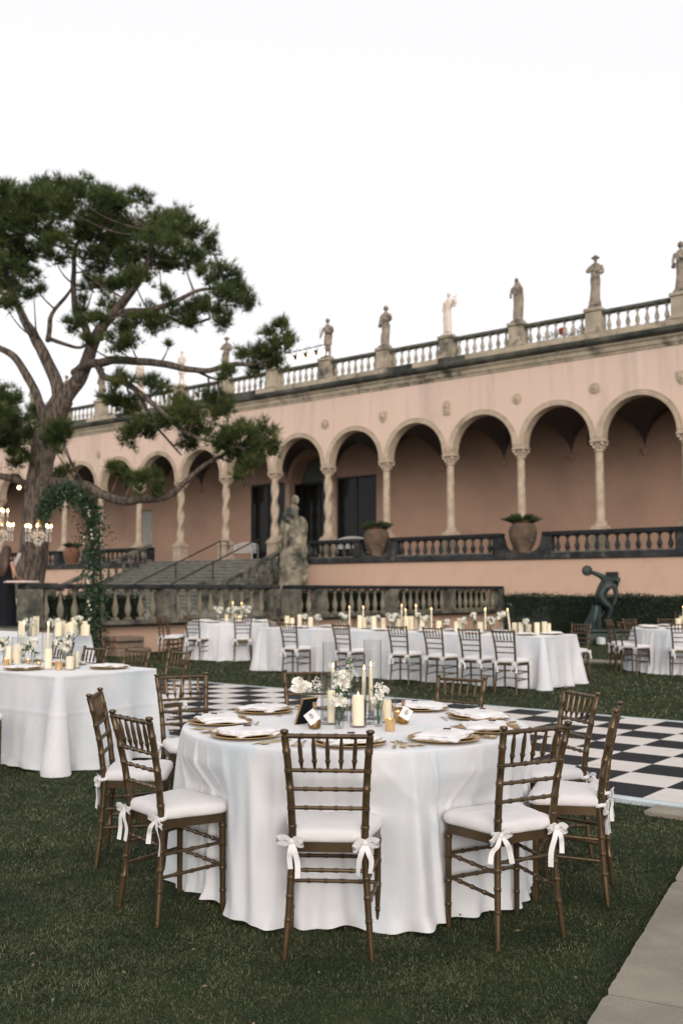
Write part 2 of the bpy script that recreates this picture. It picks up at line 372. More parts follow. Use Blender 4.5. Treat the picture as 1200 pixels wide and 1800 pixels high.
# path at the right, as slabs
pe = Vector((0.84, 3.45)); pd = (Vector((1.77, 5.28)) - pe).normalized(); pn = Vector((pd.y, -pd.x))
path = D.objects.new('path', None); COL.objects.link(path); path['kind'] = 'structure'
s0 = -2.9
joints = [-2.9, -1.35, 0.19, 1.72, 3.25, 4.8]
for i in range(5):
    a, b = joints[i] + 0.006, joints[i + 1] - 0.006
    q = []
    ne = 40
    for k_ in range(ne + 1): t_ = a + (b - a) * k_ / ne; p = pe + pd * t_ + pn * (.003 * noise.noise(Vector((t_ * 6, i * 3, 0))) + .004 * noise.noise(Vector((t_ * 30, i * 3, 5))) + (.01 if k_ in (0, ne) else 0)); q.append((p.x, p.y))
    for s_, w_ in ((b, 1.5), (a, 1.5)): p = pe + pd * s_ + pn * w_; q.append((p.x, p.y))
    mbp = MB(); mbp.prism(list(reversed(q)), -0.05, 0.032 + 0.002 * (i % 2))
    part('slab', mbp, M_conc, path, smooth=False)
ps = D.objects.new('pavement', None); COL.objects.link(ps); ps['kind'] = 'structure'
for i, (u0, u1, v0, v1) in enumerate([(-2.55, -1.2, 6.33, 6.56), (-1.19, 0.4, 6.33, 6.56)]):
    c = MB(); c.prism([tuple(W(u, v)[:2]) for u, v in ((u0, v0), (u1, v0), (u1, v1), (u0, v1))], -0.05, 0.028); part('slab', c, M_conc, ps, smooth=False)
for i in range(12):
    u0 = -17.6 + i * 2.3
    c = MB(); c.prism([tuple(W(u, v)[:2]) for u, v in ((u0, 18.5), (u0 + 2.28, 18.5), (u0 + 2.28, 19.25), (u0, 19.25))], -0.05, 0.03); part('slab', c, M_conc, ps, smooth=False)
def in_path(x, y):
    d = (x - pe.x) * pn.x + (y - pe.y) * pn.y
    return d > 0.012
# grass blades
rng = np.random.default_rng(3)
def grass(name, y0, y1, dens, hmin, hmax, wid, label):
    area = 0.42 * (y1 ** 2 - y0 ** 2) + 1.2 * (y1 - y0); n = int(area * dens)
    Y = np.sqrt(rng.uniform(y0 ** 2, y1 ** 2, n)); X = rng.uniform(-1, 1, n) * (0.42 * Y + 0.6)
    u = X * CA - Y * SA; v = X * SA + Y * CA
    keep = ~((u > FLOOR[0] - .12) & (u < FLOOR[1] + .1) & (v > FLOOR[2] - 0.12) & (v < FLOOR[3] + .1))
    keep &= ~(((X - pe.x) * pn.x + (Y - pe.y) * pn.y > -0.018) & ((X - pe.x) * pn.x + (Y - pe.y) * pn.y < 1.52) & ((X - pe.x) * pd.x + (Y - pe.y) * pd.y < 4.82))
    keep &= ~((u > -2.56) & (v > 6.33) & (v < 6.57)); keep &= ~((v > 18.5) & (v < 19.25)); keep &= ~((u < -17.7) & (v > 10.9)); keep &= v < 25.8
    cl = np.sin(X * 2.1 + 1.7 * np.sin(Y * 1.3)) * np.cos(Y * 1.9 + X) + 0.6 * np.sin(X * 7 + Y * 5) * np.sin(Y * 6.1 - X * 3)
    keep &= rng.uniform(0, 1, n) < (0.86 + 0.14 * cl)
    X = X[keep]; Y = Y[keep]; cl = cl[keep]; n = len(X)
    h = rng.uniform(hmin, hmax, n) * (1 + 0.2 * cl); a = rng.uniform(0, 2 * PI, n); lean = rng.uniform(0.5, 4.2, n)
    w = wid * rng.uniform(0.6, 1.3, n); la = a + rng.uniform(-0.5, 0.5, n) + PI / 2
    bx = np.cos(a) * w / 2; by = np.sin(a) * w / 2
    hx = np.cos(la) * h * lean * 0.5; hy = np.sin(la) * h * lean * 0.5
    hz = h / np.sqrt(1 + (lean * 0.5) ** 2)
    V = np.zeros((n, 5, 3))
    V[:, 0] = np.stack([X - bx, Y - by, np.zeros(n)], 1); V[:, 1] = np.stack([X + bx, Y + by, np.zeros(n)], 1)
    V[:, 2] = np.stack([X + bx * .8 + hx * .4, Y + by * .8 + hy * .4, hz * .65], 1); V[:, 3] = np.stack([X - bx * .8 + hx * .4, Y - by * .8 + hy * .4, hz * .65], 1)
    V[:, 4] = np.stack([X + hx, Y + hy, hz], 1)
    base = np.arange(n)[:, None] * 5
    F = np.concatenate([base + np.array([[0, 1, 2]]), base + np.array([[0, 2, 3]]), base + np.array([[3, 2, 4]])], 0)
    p = rng.uniform(0, 1, n) + 0.16 * np.sin(X * 5.3 + 2.1 * np.sin(Y * 4.1)) * np.sin(Y * 6.7 + 1.7 * np.sin(X * 3.7)) + 0.10 * np.sin(X * 17 + 3 * np.sin(Y * 9)) * np.sin(Y * 19 + 2 * np.sin(X * 11))
    mi = np.where(p < 0.42, 0, np.where(p < 0.84, 1, 2)); mi = np.concatenate([mi, mi, mi])
    me = np_mesh(name, V.reshape(-1, 3), F, [M_g1, M_g2, M_g3], mi)
    o = link(name, me); tag(o, label, 'grass', kind='stuff')
grass('grass', 2.6, 5.2, 19000, 0.006, 0.019, 0.0026, 'short dark mown turf with straw blades around the nearest round table')
grass('grass', 5.2, 9.0, 5600, 0.010, 0.024, 0.0042, 'mown lawn between the round table and the checkered floor')
grass('grass', 9.0, 27.0, 420, 0.022, 0.045, 0.013, 'lawn beyond the checkered dance floor')
# small fallen leaves and petals
fl = MB()
for i in range(130):
    y = random.uniform(3.2, 8); x = random.uniform(-.38, .3) * y
    if in_path(x, y) and random.random() < .5: continue
    a = random.uniform(0, 6.3); r = random.uniform(.006, .014); zz = 0.03 if not in_path(x, y) else 0.038
    c, s_ = math.cos(a) * r, math.sin(a) * r
    fl.add([(x - c, y - s_, zz), (x + s_ * .5, y - c * .5, zz + .004), (x + c, y + s_, zz + .003), (x - s_ * .5, y + c * .5, zz + .006)], [(0, 1, 2, 3)])
o = part('leaf_litter', fl, mat('dry_leaf', (0.30, 0.21, 0.11), (0.12, 0.075, 0.04), world_co=True, scale=9), smooth=False); tag(o, 'scattered dry leaves on the lawn', 'leaves', kind='stuff')

# ================================================================== DANCE FLOOR
df = thing('dance_floor', 'black and white checkered dance floor laid on the lawn behind the round table', 'dance floor', W(FLOOR[0], FLOOR[2]), GROT)
ts = 0.445; NU, NV = 28, 9
ub = -3.15 - FLOOR[0]; ub = ub % ts                 # tile joint falls on u=-3.15
mt = {}
for c, m in ((0, M_tw), (1, M_tb)):
    b = MB(); e = 0.0016; zt = 0.034; ch = .0015
    b.add([(e, e, 0), (ts - e, e, 0), (ts - e, ts - e, 0), (e, ts - e, 0), (e, e, zt - ch), (ts - e, e, zt - ch), (ts - e, ts - e, zt - ch), (e, ts - e, zt - ch),
           (e + ch, e + ch, zt), (ts - e - ch, e + ch, zt), (ts - e - ch, ts - e - ch, zt), (e + ch, ts - e - ch, zt)],
          [(0, 1, 5, 4), (1, 2, 6, 5), (2, 3, 7, 6), (3, 0, 4, 7), (4, 5, 9, 8), (5, 6, 10, 9), (6, 7, 11, 10), (7, 4, 8, 11), (8, 9, 10, 11)])
    mt[c] = b.mesh('tile', m, smooth=False)
for i in range(NU):
    for j in range(NV):
        # the tile whose near-left corner is u=-3.15,v=7.13 (i0) is white
        c = (i + j + 1) % 2
        link('tile', mt[c], df, (ub + i * ts - ts, j * ts, random.uniform(0, .0006)))
U0 = ub - ts; U1 = ub - ts + NU * ts
for (x0, x1, y0, y1) in ((U0, U1, -.105, -.003), (U0, U1, NV * ts + .003, NV * ts + .105), (U0 - .105, U0 - .003, -.105, NV * ts + .105)):
    e = MB(); e.bbox(x0, x1, y0, y1, 0, 0.036, .004); part('edge_strip', e, M_edge, df)

# ================================================================== BUILDING
TT = 14.36; BAY = 3.03
def ucol(k): return -(TT + BAY * k)
VC = 32.4                                   # column line
SPR = 6.70; ROUT = BAY / 2 - 0.03; RIN = 1.30
KMIN, KMAX = -3, 15
B0 = (-18.0, VC)                            # building local origin (u,v)
bld = thing('loggia_building', 'long pink stucco palazzo wing with a raised arcaded loggia and a stone cornice', 'building', W(*B0), GROT)
def BM():
    m = MB(); m.off = (B0[0], B0[1], 0); return m
umin, umax = ucol(KMAX) - BAY / 2, ucol(KMIN) + BAY / 2
FV0, FV1 = VC - 0.20, VC + 0.20
WT = 9.53
# facade wall above the arches
w = BM(); NA = 20
for k in range(KMIN, KMAX):
    uc = ucol(k) - BAY / 2; ul, ur = uc - BAY / 2, uc + BAY / 2
    arc = [(uc + RIN * math.cos(PI * i / NA), SPR + RIN * math.sin(PI * i / NA)) for i in range(NA + 1)]   # from right to left
    for vv, flip in ((FV0, False), (FV1, True)):
        pts = [(ur, SPR)] + arc + [(ul, SPR)]
        for i in range(len(pts) - 1):
            a, b = pts[i], pts[i + 1]
            q = [(a[0], vv, a[1]), (b[0], vv, b[1]), (b[0], vv, WT), (a[0], vv, WT)]
            w.add(q, [(0, 1, 2, 3) if flip else (3, 2, 1, 0)])
    for i in range(len(arc) - 1):
        a, b = arc[i], arc[i + 1]
        w.add([(a[0], FV0, a[1]), (b[0], FV0, b[1]), (b[0], FV1, b[1]), (a[0], FV1, a[1])], [(0, 1, 2, 3)])
w.box(umin - 9, ucol(KMAX) , FV0, FV1, 2.75, WT)
w.box(ucol(KMIN), umax + 6, FV0, FV1, 2.75, WT)
part('upper_wall', w, M_pink, bld)
# archivolts (stone ring, slightly proud)
for k in range(KMIN, KMAX):
    uc = ucol(k) - BAY / 2; m = BM(); v = []; f = []; N = 26
    for (r, dv) in ((RIN - .012, FV1 + .01), (RIN - .012, FV0 - .035), (RIN + .09, FV0 - .045), (RIN + .10, FV0 - .03), (ROUT - .005, FV0 - .05), (ROUT, FV0 - .02)):
        for i in range(N + 1):
            a = PI * i / N; v.append((uc + r * math.cos(a), dv, SPR + r * math.sin(a) + .002))
    for q in range(5):
        for i in range(N): f.append((q * (N + 1) + i, q * (N + 1) + i + 1, (q + 1) * (N + 1) + i + 1, (q + 1) * (N + 1) + i))
    m.add(v, f); part('arch_moulding', m, M_stone, bld)
# cornice
c = BM()
prof = [(FV0 + .0, 9.50), (FV0 - .03, 9.50), (FV0 - .05, 9.58), (FV0 - .10, 9.62), (FV0 - .12, 9.74), (FV0 - .20, 9.80), (FV0 - .22, 9.86)]
def sweep(mb, prof, u0, u1, n=60, jitter=0.0):
    v = []; f = []; L = len(prof)
    for i in range(n + 1):
        for (a, z) in prof: v.append((u0 + (u1 - u0) * i / n, a, z + random.uniform(-jitter, jitter)))
    for i in range(n):
        for q in range(L - 1): f.append((i * L + q, (i + 1) * L + q, (i + 1) * L + q + 1, i * L + q + 1))
    mb.add(v, f)
sweep(c, prof + [(FV0 - .22, 9.861), (FV0 + .3, 9.861)], umin - 9, umax + 6)
part('cornice', c, M_corn, bld, smooth=False)
c = BM()
sweep(c, [(FV0 - .20, 9.862), (FV0 - .30, 9.88), (FV0 - .40, 9.95), (FV0 - .42, 10.06), (FV0 - .36, 10.10), (FV0 + .35, 10.12)], umin - 9, umax + 6, jitter=.004)
part('cornice_lip', c, M_cornd, bld, smooth=False)
# stone blocks of the roof plinth
nb = 60; ul = umin - 9; ww = (umax + 6 - ul) / nb
for i in range(nb):
    c = BM(); c.bbox(ul + i * ww + .006, ul + (i + 1) * ww - .006, FV0 - .17 + random.uniform(-.01, .01), FV0 + .25, 10.12, 10.34 + random.uniform(0, .01), .012)
    part('block', c, M_corn if random.random() < .6 else M_cornd, bld)
# flat roof deck so nothing is open behind
c = BM(); c.box(umin - 9, umax + 6, FV1 - .1, 37.4, 9.7, 10.09); part('roof', c, M_stone, bld, smooth=False)
# columns
def plain_shaft(twist):
    m = MB(); N = 28 if twist else 6; seg = 20 if twist else 16; v = []; f = []
    z0, z1 = 3.80, 6.24
    nz = 44 if twist else 8
    for i in range(nz + 1):
        t = i / nz; z = z0 + (z1 - z0) * t; r = (0.165 - 0.03 * t) if not twist else (0.155 - .008 * t)
        for k in range(seg):
            a = 2 * PI * k / seg
            rr = r * (1 + (0.24 * math.cos(2 * a - t * 17) if twist else 0))
            v.append((rr * math.cos(a), rr * math.sin(a), z))
    for i in range(nz):
        for k in range(seg): j = (k + 1) % seg; f.append((i * seg + k, i * seg + j, (i + 1) * seg + j, (i + 1) * seg + k))
    m.add(v, f); return m.mesh('shaft', M_stone)
SH = {0: plain_shaft(False), 1: plain_shaft(True)}
b = MB(); b.bbox(-.25, .25, -.25, .25, 3.56, 3.63, .01); b.lathe([(.245, 3.63), (.255, 3.66), (.245, 3.69), (.21, 3.71), (.205, 3.74), (.22, 3.76), (.21, 3.79), (.17, 3.81)], 20)
BASE = b.mesh('base', M_stone)
b = MB(); b.lathe([(.15, 6.20), (.175, 6.22), (.175, 6.25), (.15, 6.27), (.16, 6.33), (.20, 6.42), (.235, 6.50)], 16)
for sx in (-1, 1):
    for sy in (-1, 1):
        b.ball((sx * .19, sy * .19, 6.47), .062, 8, 6); b.ball((sx * .12, sy * .17, 6.36), .05, 6, 5, (1, 1, 1.3))
b.bbox(-.255, .255, -.255, .255, 6.53, 6.59, .01); b.bbox(-.225, .225, -.225, .225, 6.59, 6.698, .01)
CAP = b.mesh('capital', M_stone)
b = MB(); b.bbox(-.29, .29, -.29, .29, 2.76, 2.92, .015); b.bbox(-.25, .25, -.25, .25, 2.92, 3.44, .01); b.bbox(-.29, .29, -.29, .29, 3.44, 3.555, .02)
PED = b.mesh('pedestal', M_stone)
for k in range(KMIN, KMAX + 1):
    tw = 1 if 4 <= k <= 7 else 0
    root = link('column', SH[tw], bld, (ucol(k) - B0[0], 0, 0))
    if tw: root['label'] = 'spirally twisted stone column'
    link('base', BASE, root); link('capital', CAP, root); link('pedestal', PED, root)
# spandrel plaques
for k in range(KMIN + 1, KMAX):
    m = BM(); uu = ucol(k); kind = k % 4
    zc = 8.42
    if kind == 0:
        m.add([], []); pts = [(uu + .19 * math.cos(2 * PI * i / 18), zc + .19 * math.sin(2 * PI * i / 18)) for i in range(18)]
    elif kind == 1: pts = [(uu + .17 * math.cos(2 * PI * i / 8 + PI / 8), zc + .2 * math.sin(2 * PI * i / 8 + PI / 8)) for i in range(8)]
    elif kind == 2: pts = [(uu - .15, zc - .26), (uu + .15, zc - .26), (uu + .15, zc + .16), (uu + .09, zc + .26), (uu - .09, zc + .26), (uu - .15, zc + .16)]
    else: pts = [(uu - .17, zc + .2), (uu - .16, zc - .08), (uu, zc - .26), (uu + .16, zc - .08), (uu + .17, zc + .2)]
    m.prismy(pts, FV0 - .06, FV0 - .001)
    cx = sum(p[0] for p in pts) / len(pts); cz = sum(p[1] for p in pts) / len(pts)
    m.prismy([(cx + (p[0] - cx) * .72, cz + (p[1] - cz) * .72) for p in pts], FV0 - .085, FV0 - .058)
    m.ball((cx, FV0 - .085, cz), .07, 8, 6, (1, .6, 1.3))
    part('wall_plaque', m, M_stone, bld)
# loggia floor, back wall with openings
VB = 36.6; FZ = 2.76; RT = 8.75
c = BM(); c.box(umin - 9, umax + 6, 31.52, VB + .3, 2.5, FZ); part('loggia_floor', c, M_step, bld, smooth=False)
bw = BM()
def seg_wall(t0, t1, z0, z1): bw.box(-t1, -t0, VB, VB + .35, z0, z1)
DC = 31.05; DRr = 1.30
ops = [(27.07, 29.40, 6.73), (DC - DRr, DC + DRr, None), (32.7, 35.0, 6.73), (42.5, 43.4, 5.85)]
cur = -umax - 6
for (a, b_, zt) in ops:
    seg_wall(cur, a, FZ, RT)
    if zt: seg_wall(a, b_, zt, RT)
    else:
        N = 20; arc = [(-DC + DRr * math.cos(PI * i / N), 6.65 + DRr * math.sin(PI * i / N)) for i in range(N + 1)]
        for i in range(N):
            p, q = arc[i], arc[i + 1]
            bw.add([(p[0], VB, p[1]), (q[0], VB, q[1]), (q[0], VB, RT), (p[0], VB, RT)], [(3, 2, 1, 0)])
            bw.add([(p[0], VB, p[1]), (q[0], VB, q[1]), (q[0], VB + .9, q[1]), (p[0], VB + .9, p[1])], [(0, 1, 2, 3)])
    cur = b_
seg_wall(cur, -(umin - 9), FZ, RT)
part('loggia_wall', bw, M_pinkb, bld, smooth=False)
rb = BM(); rb.box(-36.5, -26.0, VB + 1.3, VB + 1.5, FZ, 8.6); rb.box(-44, -42, VB + .5, VB + .6, FZ, 8); part('inner_wall', rb, M_winframe, bld, smooth=False)
# windows
for (a, b_) in ((27.07, 29.40), (32.7, 35.0)):
    fr = BM()
    for (x0, x1, z0, z1) in ((-b_, -b_ + .09, FZ, 6.73), (-a - .09, -a, FZ, 6.73), (-b_ + .09, -a - .09, 6.64, 6.73), (-b_ + .09, -a - .09, FZ, FZ + .1), (-(a + b_) / 2 - .04, -(a + b_) / 2 + .04, FZ + .1, 6.64)):
        fr.box(x0 + .002, x1 - .002, VB + .03, VB + .12, z0, z1 - .002)
    wf = part('window', fr, M_winframe, bld, smooth=False)
    for (x0, x1) in ((-b_ + .095, -(a + b_) / 2 - .045), (-(a + b_) / 2 + .045, -a - .095)):
        p = BM(); p.box(x0, x1, VB + .07, VB + .085, FZ + .11, 6.63); part('pane', p, M_pane, wf, smooth=False)
# arched door
dr = BM()
for (x0, x1, z0, z1) in ((-DC - 1.28, -DC - 1.16, FZ, 6.6), (-DC + 1.16, -DC + 1.28, FZ, 6.6), (-DC - 1.28, -DC + 1.28, 6.602, 6.72), (-DC - .05, -DC + .05, FZ, 6.6)): dr.box(x0, x1, VB + .72, VB + .84, z0, z1)
dw = part('arched_door', dr, M_winframe, bld, smooth=False)
for sx in (-1, 1):
    p = BM(); p.box(-DC + (sx - 1) * .55 - 0.0 + (.05 if sx > 0 else -.05), -DC + (sx + 1) * .55 + (.05 if sx > 0 else -.05), VB + .77, VB + .79, FZ, 6.6); part('pane', p, M_pane, dw, smooth=False)
p = BM(); p.prismy([(-DC + 1.15 * math.cos(PI * i / 16), 6.725 + 1.15 * math.sin(PI * i / 16)) for i in range(17)], VB + .77, VB + .79); part('fanlight', p, mat('fanlight_glass', (0.12, 0.13, 0.12), rough=.08, spec=.4), dw, smooth=False)
p = BM(); p.box(-43.35, -42.55, VB + .05, VB + .1, FZ, 5.8); p.box(-43.25, -43.0, VB + .035, VB + .05, 3.1, 5.6); p.box(-42.9, -42.65, VB + .035, VB + .05, 3.1, 5.6); part('side_door', p, M_greydoor, bld, smooth=False, label='pale grey door')
# door surround stones
for sx in (-1, 1):
    p = BM(); x = -DC + sx * (DRr + .13); p.bbox(x - .11, x + .11, VB - .06, VB - .001, FZ, 6.65, .01); part('door_jamb', p, M_stone, bld)
# groin vaults
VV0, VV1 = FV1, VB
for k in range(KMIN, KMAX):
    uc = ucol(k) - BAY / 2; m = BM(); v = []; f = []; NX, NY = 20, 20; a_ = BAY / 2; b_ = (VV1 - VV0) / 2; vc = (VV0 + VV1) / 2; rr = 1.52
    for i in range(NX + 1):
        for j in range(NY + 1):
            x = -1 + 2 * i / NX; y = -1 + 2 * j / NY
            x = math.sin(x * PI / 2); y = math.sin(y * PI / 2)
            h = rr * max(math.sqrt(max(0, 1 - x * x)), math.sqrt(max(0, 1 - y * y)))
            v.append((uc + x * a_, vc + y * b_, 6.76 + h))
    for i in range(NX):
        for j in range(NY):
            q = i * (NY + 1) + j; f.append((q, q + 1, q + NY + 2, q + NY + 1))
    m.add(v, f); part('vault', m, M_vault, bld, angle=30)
# corbels on back wall
for k in range(KMIN, KMAX + 1):
    m = BM(); x = ucol(k)
    m.rings([(6.50, x, VB - .02, .03, .02), (6.56, x, VB - .04, .07, .05), (6.64, x, VB - .06, .11, .08), (6.74, x, VB - .08, .15, .11), (6.80, x, VB - .08, .17, .12)], 10)
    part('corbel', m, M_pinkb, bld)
# hanging lanterns in the loggia
for k in (0, 6):
    pos = W(ucol(k) - BAY / 2 + .3, 34.4, 7.0)
    ln = thing('hanging_lantern', 'dark iron lantern hanging in the %s' % ('second arch from the right' if k == 0 else 'loggia left of the twisted columns'), 'lantern', pos, GROT)
    m = MB(); m.tube([(0, 0, .35), (0, 0, 1.2)], .012, 6); m.lathe([(.03, .35), (.12, .22), (.13, .2)], 6); m.lathe([(.12, -.2), (.02, -.27)], 6)
    for i in range(6): a = i * PI / 3; m.tube([(.12 * math.cos(a), .12 * math.sin(a), -.2), (.13 * math.cos(a), .13 * math.sin(a), .2)], .01, 4)
    part('lantern_frame', m, M_iron, ln)
    m = MB(); m.lathe([(.10, -.18), (.11, .18)], 6); part('lantern_glass', m, M_pane, ln)

# ---------------- balusters
def bal_profile(h, r):
    P = [(.62, 0), (.62, .05), (.42, .07), (.38, .10), (.62, .16), (.90, .26), (1.0, .34), (.92, .43), (.62, .56), (.42, .68), (.36, .78), (.40, .82), (.62, .85), (.62, .88), (.40, .90), (.66, .95), (.66, 1.0)]
    return [(a * r, b * h) for a, b in P]
def baluster_mesh(h, r, m, sq=True):
    b = MB(); b.lathe(bal_profile(h, r), 10)
    if sq: b.box(-r * .8, r * .8, -r * .8, r * .8, 0, h * .09); b.box(-r * .75, r * .75, -r * .75, r * .75, h * .93, h)
    return b.mesh('baluster', m)
# roof balustrade
RB = (-18.0, VC - .08)
rb = thing('roof_balustrade', 'weathered stone balustrade running along the roof edge under the statues', 'balustrade', W(RB[0], RB[1], 10.345), GROT)
BR = baluster_mesh(.62, .085, M_bal)
for k in range(KMIN, KMAX + 1):
    x = ucol(k) - RB[0]
    p = MB(); p.bbox(x - .33, x + .33, -.30, .30, 0, .13, .015); p.bbox(x - .28, x + .28, -.25, .25, .13, .76, .01); p.bbox(x - .33, x + .33, -.30, .30, .76, .89, .02)
    part('pedestal', p, M_corn, rb)
    if k < KMAX:
        x1 = ucol(k + 1) - RB[0]
        r = MB(); r.bbox(x1 + .332, x - .332, -.15, .15, .66, .79, .02); part('rail', r, M_rail, rb)
        r = MB(); r.bbox(x1 + .332, x - .332, -.15, .15, -.0, .04, .01); part('bottom_rail', r, M_corn, rb)
        n = 7; L = (x - .332) - (x1 + .332)
        for i in range(n): link('baluster', BR, rb, (x1 + .332 + L * (i + .5) / n, 0, .041))

# ---------------- roof statues
def statue_mesh(seed, style):
    rs = random.Random(seed); m = MB(); lean = rs.uniform(-.05, .05); hip = rs.uniform(-.05, .05)
    m.bbox(-.22, .22, -.2, .2, 0, .10, .02)
    if style in ('hat', 'cloak_plinth'): m.bbox(-.19, .19, -.17, .17, .10, .26, .02); zb = .26
    else: zb = .10
    Hh = 1.62
    def z(t): return zb + t * Hh
    if style in ('soldier', 'lyre', 'bare'):     # two legs visible under a short tunic
        for sx in (-1, 1):
            m.tube([(sx * .08 + .02, sx * .04, z(0)), (sx * .085 + .02, sx * .05, z(.05)), (sx * .075 + hip, 0, z(.25)), (sx * .07 + hip, 0, z(.48))], [.05, .045, .06, .09], 10)
        m.rings([(z(.30 if style != 'lyre' else .04), hip * .6, .0, .17, .14), (z(.38), hip, 0, .175, .14), (z(.50), hip, 0, .165, .125), (z(.60), hip * .4, 0, .125, .10), (z(.70), lean, 0, .17, .12), (z(.78), lean, 0, .19, .11), (z(.83), lean, 0, .13, .09), (z(.86), lean, 0, .05, .05)], 20, fold=.08, seed=seed)
    else:
        m.rings([(zb, 0, 0, .20, .17), (z(.08), 0, 0, .17, .15), (z(.30), hip, 0, .16, .14), (z(.48), hip, 0, .175, .145), (z(.60), lean * .5, 0, .15, .12), (z(.70), lean, 0, .18, .13), (z(.78), lean, 0, .20, .12), (z(.83), lean, 0, .13, .09), (z(.86), lean, 0, .05, .05)], 24, fold=.10, seed=seed)
        m.tube([(.17, -.03, z(.76)), (.12, -.12, z(.5)), (-.05, -.14, z(.25)), (-.1, -.12, z(.05))], [.05, .05, .05, .03], 8)
    m.tube([(lean, 0, z(.84)), (lean, -.01, z(.90))], [.05, .045], 8)
    m.ball((lean, -.01, z(.945)), .085, 12, 9, (.85, 1, 1.15))
    m.ball((lean, -.085, z(.94)), .018, 6, 4)
    L = [(lean - .19, 0, z(.79)), (lean - .25, -.02, z(.68)), (lean - .24, -.08, z(.58)), (lean - .15, -.15, z(.55))]
    Rr = [(lean + .19, 0, z(.79)), (lean + .25, .02, z(.67)), (lean + .2, -.08, z(.60)), (lean + .08, -.17, z(.66))]
    if style == 'lyre': Rr = [(lean + .18, 0, z(.79)), (lean + .25, -.02, z(.70)), (lean + .33, -.08, z(.73)), (lean + .30, -.1, z(.80))]
    if style == 'hat': L = [(lean - .18, 0, z(.79)), (lean - .3, -.02, z(.70)), (lean - .22, -.1, z(.66)), (lean - .06, -.16, z(.70))]
    if style == 'soldier': L = [(lean - .19, 0, z(.79)), (lean - .28, 0, z(.68)), (lean - .3, -.06, z(.58)), (lean - .3, -.1, z(.54))]
    if style == 'cloak': Rr = [(lean + .18, 0, z(.78)), (lean + .2, -.08, z(.69)), (lean + .1, -.15, z(.74)), (lean + .02, -.14, z(.80))]
    for A in (L, Rr): m.tube(catmull(A, 3), [.06, .058, .055, .05, .048, .045, .043, .04, .038, .035], 8); m.ball(A[-1], .042, 7, 5)
    if style == 'lyre':
        for q in (-1, 1): m.tube(catmull([(lean + .34 + q * .02, -.1, z(.62)), (lean + .34 + q * .11, -.1, z(.70)), (lean + .34 + q * .06, -.1, z(.80)), (lean + .34 + q * .10, -.1, z(.90))], 4), .018, 6)
        m.tube([(lean + .26, -.1, z(.85)), (lean + .42, -.1, z(.85))], .013, 6); m.ball((lean + .34, -.1, z(.63)), .07, 8, 6, (1, .5, .8))
        m.rings([(z(.30), -.17, .05, .05, .05), (z(.4), -.18, .05, .08, .06), (z(.6), -.17, .05, .07, .06), (z(.75), -.13, .05, .05, .05)], 10, fold=.15)
    if style == 'hat': m.lathe([(.15, z(.965)), (.155, z(.975)), (.08, z(.985)), (.07, z(1.02)), (.02, z(1.03))], 10, (lean, 0, 0))
    if style == 'dark': m.ball((lean, .02, z(.955)), .11, 10, 7, (1, 1, 1.1)); m.ball((-.22, -.05, z(.52)), .08, 8, 6); m.ball((.2, -.05, z(.52)), .07, 8, 6)
    if style == 'soldier': m.ball((lean, .0, z(.965)), .095, 10, 7, (1, 1.1, 1)); m.tube([(-.31, -.1, z(.45)), (-.31, -.1, z(.8))], .014, 6); m.rings([(z(.38), .15, .06, .04, .04), (z(.6), .17, .06, .06, .05), (z(.78), .14, .05, .05, .05)], 8, fold=.1)
    if style == 'cloak': m.rings([(z(.1), 0, .06, .17, .10), (z(.45), 0, .08, .21, .12), (z(.75), lean, .06, .225, .13), (z(.86), lean, .04, .12, .10), (z(.9), lean, .03, .09, .09)], 16, fold=.08, seed=3)
    return m
sts = [(-1, 'dark', 0, 'dark bulky stone statue on the roof, cut by the right edge of the photo', 180),
       (0, 'hat', 0, 'roof statue in a brimmed hat on a raised block, hand at its chest', 190),
       (1, 'cloak', 0, 'cloaked roof statue with both shoulders wrapped and head bowed', 170),
       (2, 'lyre', 1, 'pale white marble roof statue holding up a lyre', 175),
       (3, 'dark', 0, 'brown roof statue with elbows out and a blackened head', 180),
       (4, 'soldier', 0, 'helmeted roof statue standing beside the string of warm bulbs', 185),
       (5, 'cloak', 0, 'roof statue mostly hidden behind the end sprig of the pine branch', 170),
       (6, 'hat', 0, 'weathered roof statue seen through sparse pine twigs right of the bare gap', 190),
       (7, 'bare', 1, 'pale roof statue framed in the open gap under the long pine branch', 175),
       (8, 'cloak', 1, 'pale roof statue just left of the one in the gap, half behind pine twigs', 180),
       (9, 'dark', 0, 'roof statue behind the drooping pine foliage right of the trunk fork', 180),
       (10, 'soldier', 0, 'small roof statue immediately left of the pine fork', 180),
       (11, 'cloak', 0, 'roof statue near the left edge behind the low pine foliage', 180)]
for k, st, pale, lb, rz in sts:
    p = W(ucol(k), RB[1], 10.345 + .892)
    o = part('statue', statue_mesh(k + 20, st), M_statuel if pale else M_statue, None, p, GROT + R(rz - 180))
    tag(o, lb, 'statue', 'statues along the roof balustrade')
# roof details: bulbs, planters, red object
A_ = at(505, 633, 46.0); B_ = at(573, 617, 44.2)
sl = thing('string_light', 'string of four warm bulbs in dark sockets at the roof edge', 'string lights', A_)
cab = MB(); cab.tube([at(500, 622, 46.2) - A_, at(535, 614, 45.2) - A_, at(580, 604, 44.0) - A_], .02, 5)
for i in range(9):
    q = at(500 + 9 * i, 622 - 2.1 * i, 46.2 - .25 * i) - A_; cab.ball(q, .05, 6, 4)
part('cable', cab, M_iron, sl)
for i in range(4):
    q = A_.lerp(B_, (i + .3) / 3.7) - A_
    m = MB(); m.tube([q + Vector((.12, 0, .06)), q + Vector((.34, 0, .16))], [.11, .09], 10); m.tube([q + Vector((.3, 0, .15)), q + Vector((.32, 0, .55))], .012, 4); part('socket', m, M_iron, sl)
    m = MB(); m.ball(q, .15, 12, 8); part('bulb', m, M_bulb, sl)

